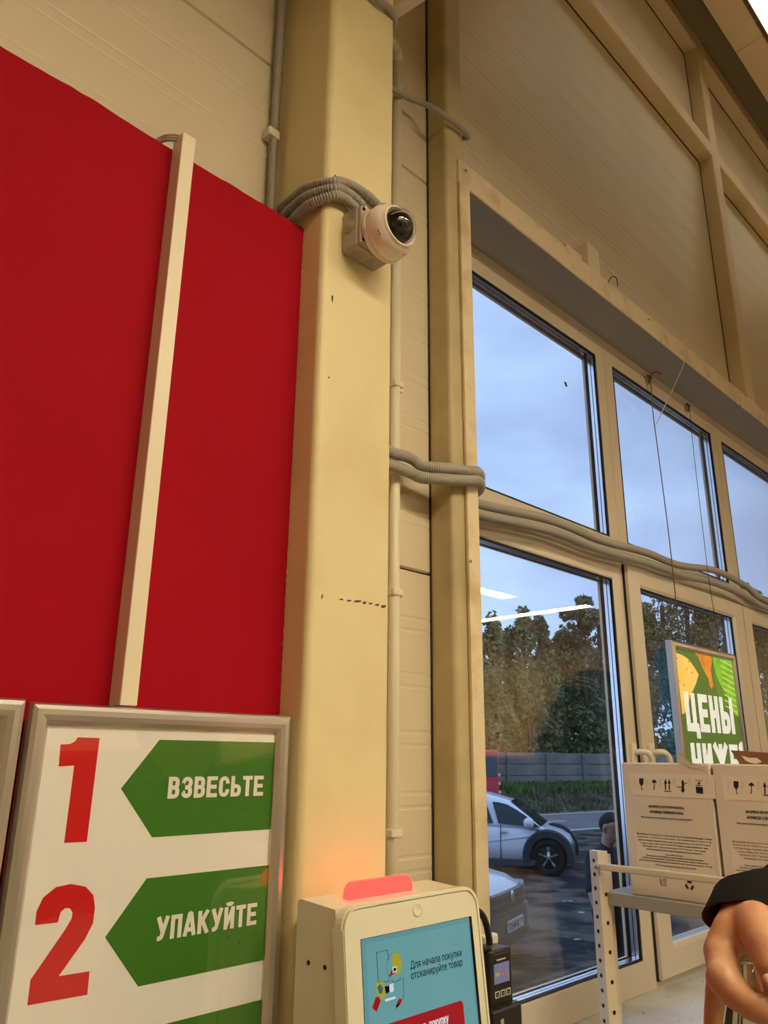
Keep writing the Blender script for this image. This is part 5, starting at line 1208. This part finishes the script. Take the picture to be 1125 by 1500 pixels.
# ------------------------------------------------------------------ the reaching hand at the lower right
Rr = Vector((math.sin(YAW), -math.cos(YAW), 0)); Ff = Vector((math.cos(YAW), math.sin(YAW), 0))
HD = .58
def H(px, py, dd=0.0): return PD(px, py, HD+dd)
def hr(px): return px*HD/FPX
wrist = H(1100, 1338, .03)
elbow = PD(1225, 1365, .86); shoulder = PD(1390, 1345, 1.12); base = Vector((1.22, .02, 0))
ph = thing('person', (base.x, base.y, 0), 'shopper with a black sleeve reaching in from the right to hold a bottle', 'person')
caps = [((elbow, .042), (wrist, hr(31))), ((wrist, hr(31)), (H(1072, 1366), hr(23))), ((wrist, hr(27)), (H(1100, 1352, -.004), hr(21))),
        ((H(1072, 1366), hr(23)), (H(1055, 1394, -.004), hr(19.5))), ((H(1088, 1350, .008), hr(25)), (H(1062, 1388, .016), hr(19))),
        # forefinger, bent across the bottle
        ((H(1056, 1397, -.004), hr(19.5)), (H(1062, 1430, -.022), hr(19))), ((H(1062, 1430, -.022), hr(18.5)), (H(1077, 1455, -.030), hr(16.5))), ((H(1077, 1455, -.030), hr(17.5)), (H(1101, 1473, -.034), hr(15))), ((H(1101, 1473, -.034), hr(16)), (H(1126, 1484, -.030), hr(13.5))), ((H(1126, 1484, -.030), hr(13.5)), (H(1150, 1492, -.02), hr(12))),
        # middle, ring and little fingers behind it, hanging straighter
        ((H(1056, 1400, .018), hr(17)), (H(1050, 1440, .022), hr(13))), ((H(1050, 1440, .022), hr(13)), (H(1046, 1480, .022), hr(12))), ((H(1046, 1480, .022), hr(12)), (H(1044, 1530, .015), hr(11))),
        ((H(1066, 1396, .036), hr(16)), (H(1064, 1446, .044), hr(12))), ((H(1064, 1446, .044), hr(12)), (H(1064, 1520, .040), hr(10.5))),
        ((H(1078, 1388, .050), hr(15)), (H(1080, 1440, .060), hr(10.5))), ((H(1080, 1440, .060), hr(10.5)), (H(1084, 1495, .055), hr(9.5))),
        ((H(1048, 1394, -.002), hr(14)), (H(1051, 1396, -.010), hr(15))), ((H(1060, 1434, -.026), hr(19.5)), (H(1064, 1438, -.026), hr(19))),
        # thumb
        ((H(1107, 1352, -.006), hr(25)), (H(1122, 1388, -.026), hr(21.5))), ((H(1122, 1388, -.026), hr(22)), (H(1134, 1420, -.036), hr(17.5))), ((H(1134, 1420, -.036), hr(18.5)), (H(1141, 1448, -.034), hr(13.5))),
        # rest of the body inside the clothes
        ((shoulder, .055), (elbow, .045)), ((base+Z_*1.32, .13), (base+Z_*1.0, .13)), ((shoulder, .06), (base+Z_*1.36+Vector((0, 0, 0)), .11)), ((base+Z_*1.36, .06), (base+Z_*1.55, .056)), ((base+Z_*1.62, .09), (base+Z_*1.70, .095)),
        ((base+Z_*1.0-Rr*.09, .10), (base+Z_*.5-Rr*.1, .06)), ((base+Z_*.5-Rr*.1, .06), (base+Z_*.08-Rr*.1, .045)), ((base+Z_*1.0+Rr*.09, .10), (base+Z_*.5+Rr*.1, .06)), ((base+Z_*.5+Rr*.1, .06), (base+Z_*.08+Rr*.1, .045)),
        ((base+Z_*1.36+Rr*.2, .06), (base+Z_*1.08+Rr*.24, .045)), ((base+Z_*1.08+Rr*.24, .045), (base+Z_*.85+Rr*.25+Ff*.05, .03)), ((base+Z_*1.64+Ff*.09, .02), (base+Z_*1.60+Ff*.10, .02))]
capsules_to_mesh('body', caps, .0024, MAT['skin'], ph, 3)
for px, py, dd, rx in ((1126, 1436, -.0525, 6), ):
    c = H(px, py, dd); lathe('nail', [(0, .0015), (hr(rx), .0008), (hr(rx)*1.05, -.001), (0, -.001)], c, (Vector((0, 0, EYE))-c).normalized()+Rr*.3, MAT['nail'], ph, 16)
# sleeve: open tube with a dark red lining
def sleeve_ring(c, ax, r1, n=28):
    ax = ax.normalized(); N = (Z_-ax*Z_.dot(ax)).normalized(); Bv = ax.cross(N)
    return [c+(N*math.cos(2*math.pi*k_/n)+Bv*math.sin(2*math.pi*k_/n))*r1*(1+.03*math.sin(3*2*math.pi*k_/n)) for k_ in range(n)]
ax = (wrist-elbow); cu0 = H(1103, 1350, .026)
cuffax = (-Z_*.92-Ff*.50-Rr*.22).normalized()
rings = [sleeve_ring(cu0, cuffax, .0315), sleeve_ring(cu0-cuffax*.004+ax.normalized()*-.014, (cuffax*.8+ax.normalized()*.7).normalized(), .0300), sleeve_ring(elbow.lerp(wrist, .78), (ax.normalized()+cuffax*.2), .0315), sleeve_ring(elbow.lerp(wrist, .5), ax, .040), sleeve_ring(elbow.lerp(wrist, .3), ax, .053), sleeve_ring(elbow, ax+(elbow-shoulder), .058), sleeve_ring(shoulder.lerp(elbow, .5), elbow-shoulder, .064), sleeve_ring(shoulder, elbow-shoulder, .070)]
n = 28; vs_ = [v for r1 in rings for v in r1]; fs = [(i*n+k_, i*n+(k_+1) % n, (i+1)*n+(k_+1) % n, (i+1)*n+k_) for i in range(len(rings)-1) for k_ in range(n)]
sv = mesh('sleeve', vs_, fs, MAT['sleeve'], ph, True)
inn = [[v.lerp(sum(r1, Vector())/n, .07) for v in r1] for r1 in rings[:3]]
vs_ = rings[0]+[v for r1 in inn for v in r1]; mesh('cuff_lining', vs_, [(i*n+k_, i*n+(k_+1) % n, (i+1)*n+(k_+1) % n, (i+1)*n+k_) for i in range(3) for k_ in range(n)], MAT['lining'], sv, True)
B_ = base
capsules_to_mesh('jacket', [((B_+Z_*1.32-Rr*.07, .145), (B_+Z_*.92-Rr*.05, .15)), ((B_+Z_*1.32+Rr*.07, .145), (B_+Z_*.92+Rr*.05, .15)), ((shoulder, .075), (B_+Z_*1.36, .12)), ((B_+Z_*1.36+Rr*.19, .078), (B_+Z_*1.08+Rr*.245, .06)), ((B_+Z_*1.08+Rr*.245, .06), (B_+Z_*.88+Rr*.25+Ff*.045, .045)), ((B_+Z_*1.42, .08), (B_+Z_*1.48, .072))], .014, MAT['sleeve'], ph, 6)
capsules_to_mesh('trousers', [((B_+Z_*.96-Rr*.06, .125), (B_+Z_*.96+Rr*.06, .125)), ((B_+Z_*.92-Rr*.09, .11), (B_+Z_*.5-Rr*.1, .078)), ((B_+Z_*.5-Rr*.1, .078), (B_+Z_*.09-Rr*.1, .062)), ((B_+Z_*.92+Rr*.09, .11), (B_+Z_*.5+Rr*.1, .078)), ((B_+Z_*.5+Rr*.1, .078), (B_+Z_*.09+Rr*.1, .062))], .016, MAT['jeans'], ph, 6)
for s in (-1, 1): capsules_to_mesh('shoe', [((B_+Rr*.1*s+Z_*.055-Ff*.05, .052), (B_+Rr*.11*s+Z_*.045+Ff*.16, .043))], .012, MAT['tyre'], ph, 4)
capsules_to_mesh('hair', [((B_+Z_*1.71-Ff*.02, .098), (B_+Z_*1.68-Ff*.035, .098))], .012, MAT['hair'], ph, 3)
# clear ribbed bottle under the fingers
bt_, bb_ = H(1092, 1398, .022), H(1099, 1600, .03); axb = (bb_-bt_).normalized(); Lb = (bb_-bt_).length
prof = [(0, 0), (hr(10), .0006), (hr(14), .003), (hr(17), .008), (hr(21), .018), (hr(26), .030), (hr(31), .044), (hr(33), .055)]
for k_ in range(6): z0_ = .058+k_*.010; prof += [(hr(33), z0_), (hr(31.5), z0_+.003), (hr(33), z0_+.006)]
prof += [(hr(33), .125), (hr(30), .128), (0, .128)]
inner = [(max(0, r1-.0016), h1_+(.0016 if h1_ < .06 else -.0016 if h1_ > .12 else 0)) for r1, h1_ in prof]
btl = thing('bottle', bb_, 'clear ribbed plastic bottle gripped by the reaching hand', 'bottle')
lathe('bottle_wall', prof, bt_, axb, MAT['bottle'], btl, 36)
lathe('neck_ring', [(hr(11), .0015), (hr(13.5), .001), (hr(16), .005), (hr(13), .006), (hr(11), .0015)], bt_-axb*.001, axb, MAT['bottle_cap'], btl, 28)
